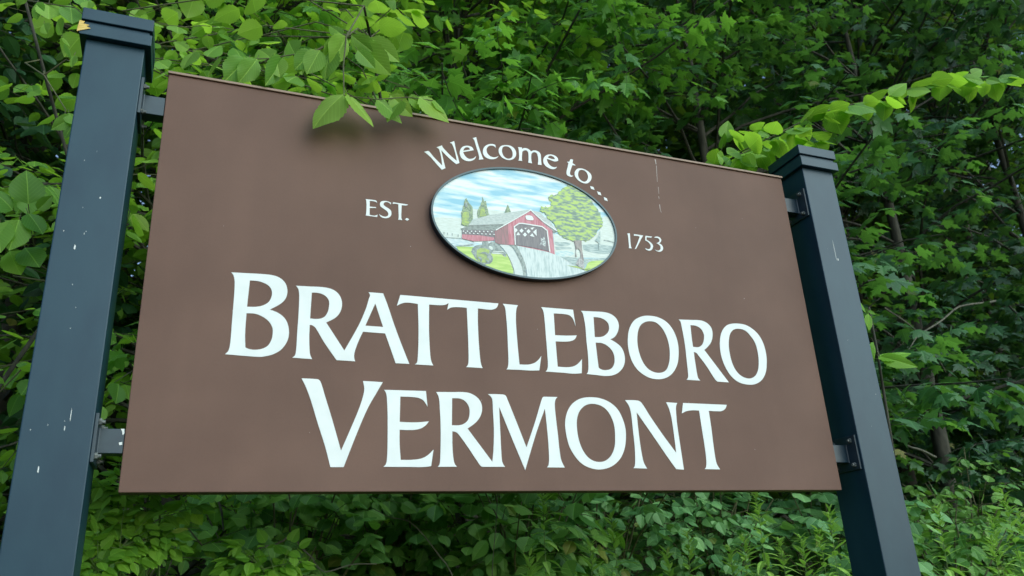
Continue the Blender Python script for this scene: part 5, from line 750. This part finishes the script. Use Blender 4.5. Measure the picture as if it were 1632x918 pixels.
def goldenrod(x, y, ztip, label, seed, bend=0, size=.125, r0=.0035):
    global rng
    rng = np.random.default_rng(seed + 900); g = float(gz(x, y)); h = ztip - g; root = empty('goldenrod'); tag(root, label, 'wild plant', 'goldenrods standing on the bank')
    b = MB(); n = 9; az = rng.uniform(0, 6.28); P = np.array([(x + bend * u ** 2 + .012 * math.sin(4 * u + seed), y + .02 * math.cos(3 * u + seed) + .04 * (1 - u), g - .05 + (h + .05) * u) for u in np.linspace(0, 1, n + 1)])
    b.tube([tuple(p) for p in P], list(np.linspace(r0, r0 * .4, n + 1)), 5); b.build('stem', m_stem, root)
    L = Leaves(); m = int(h * 95)
    for i in range(m):
        u = .12 + .88 * i / m; q = min(u * n, n - 1e-3); k0 = int(q); p = P[k0] + (P[k0 + 1] - P[k0]) * (q - k0); a = i * 2.4 + az
        top = max(0, (u - .82) / .18); s_ = size * (1 - .62 * top) * rng.uniform(.8, 1.15) * (.75 + .25 * min(1, u * 2))
        out = np.array([math.cos(a), math.sin(a), rng.uniform(-.1, .45) + 1.1 * top])
        L.add(T_LANCE, p, out, (0, 0, 1) if top < .7 else (-out[0], -out[1], .3), s_, widen=1.45)
    for i in range(26):
        a = i * 2.4; u = rng.uniform(.90, 1.0); p = P[-1] * u + P[-3] * (1 - u); out = np.array([math.cos(a) * .6, math.sin(a) * .6, rng.uniform(.2, 1.2)])
        L.add(T_LANCE, P[-1] - [0, 0, (1 - u) * 1.2], out, (-out[0], -out[1], .5), size * rng.uniform(.22, .42), widen=1.7)
    L.build('leaves', LM['rod'], root)
for i, (x, y, z, lb) in enumerate([
    (1.55, .80, 1.93, 'tall goldenrod with its tip touching the board edge under the letter M'),
    (1.93, .80, 1.81, 'goldenrod with a leafy spike under the letter O of the lower word'),
    (1.72, .70, 1.70, 'low goldenrod between the two spikes under the board centre'),
    (2.20, .75, 1.74, 'goldenrod below the board under the letter N'),
    (2.70, .80, 1.91, 'tall pale goldenrod under the board right of the lower word'),
    (2.50, .75, 1.72, 'bright goldenrod left of the tall pale one'),
    (2.63, .60, 1.68, 'low goldenrod at the foot of the tall pale one'),
    (2.88, .80, 1.70, 'goldenrod between the tall pale one and the right post'),
    (3.06, .80, 1.83, 'slender goldenrod close to the right post, inner side'),
    (3.18, .95, 1.75, 'goldenrod half hidden by the right post'),
    (3.57, .60, 1.81, 'goldenrod just right of the right post'),
    (4.10, .60, 1.90, 'tallest goldenrod in the bottom right corner'),
    (3.91, .60, 1.76, 'goldenrod left of the tallest one in the bottom right corner'),
    (3.72, .50, 1.66, 'low goldenrod between the right post and the corner plants'),
    (4.30, .70, 1.80, 'goldenrod at the very right edge'),
    (1.40, .62, 1.66, 'low goldenrod left of the tall spike under the letter M'),
    (2.05, .58, 1.66, 'bright low goldenrod just right of the spike under the letter O'),
    (2.32, .60, 1.66, 'feathery low goldenrod under the letter T'),
    (2.95, .58, 1.66, 'leafy low goldenrod beside the inner foot of the right post'),
    (4.05, .45, 1.62, 'low bushy goldenrod under the tallest corner plant'),
    (4.45, .62, 1.70, 'leaning goldenrod at the bottom right edge'),
    (.56, .60, 1.66, 'small lone goldenrod with a bright tip under the left part of the board')]):
    goldenrod(x, y, z, lb, i, bend=[.03, -.03, .02, .05, -.02][i % 5])

# low growth covering the bank
rng = np.random.default_rng(3); L = Leaves(); k = 16000
x = rng.uniform(-4, 10, k); y = .2 + 6 * rng.uniform(0, 1, k) ** 1.4; z = gz(x, y) + rng.uniform(.02, .32, k) * np.clip(y, .3, 1)
a = rng.uniform(0, 6.28, k)
L.add(T_OVATE, np.c_[x, y, z], np.c_[np.cos(a), np.sin(a), rng.uniform(-.3, .5, k)], np.c_[rng.normal(0, .4, (k, 2)), np.ones(k)], rng.uniform(.06, .13, k))
k = 6000; x = rng.uniform(-5, 6, k); y = rng.uniform(-2.2, .4, k); a = rng.uniform(0, 6.28, k)
L.add(T_LANCE, np.c_[x, y, gz(x, y)], np.c_[np.cos(a) * .4, np.sin(a) * .4, np.ones(k)], np.c_[-np.cos(a), -np.sin(a), .3 * np.ones(k)], rng.uniform(.06, .16, k), widen=.6)
k = 16000; x = rng.uniform(-14, 26, k); y = rng.uniform(4, 26, k); a = rng.uniform(0, 6.28, k)
L.add(T_FAR, np.c_[x, y, gz(x, y) + rng.uniform(.05, .5, k)], np.c_[np.cos(a), np.sin(a), rng.uniform(-.3, .5, k)], np.c_[rng.normal(0, .5, (k, 2)), np.ones(k)], rng.uniform(.2, .45, k))
o = L.build('ground_cover', LM['shrub'])
tag(o, 'low mixed leaves and grass covering the bank', kind='stuff')
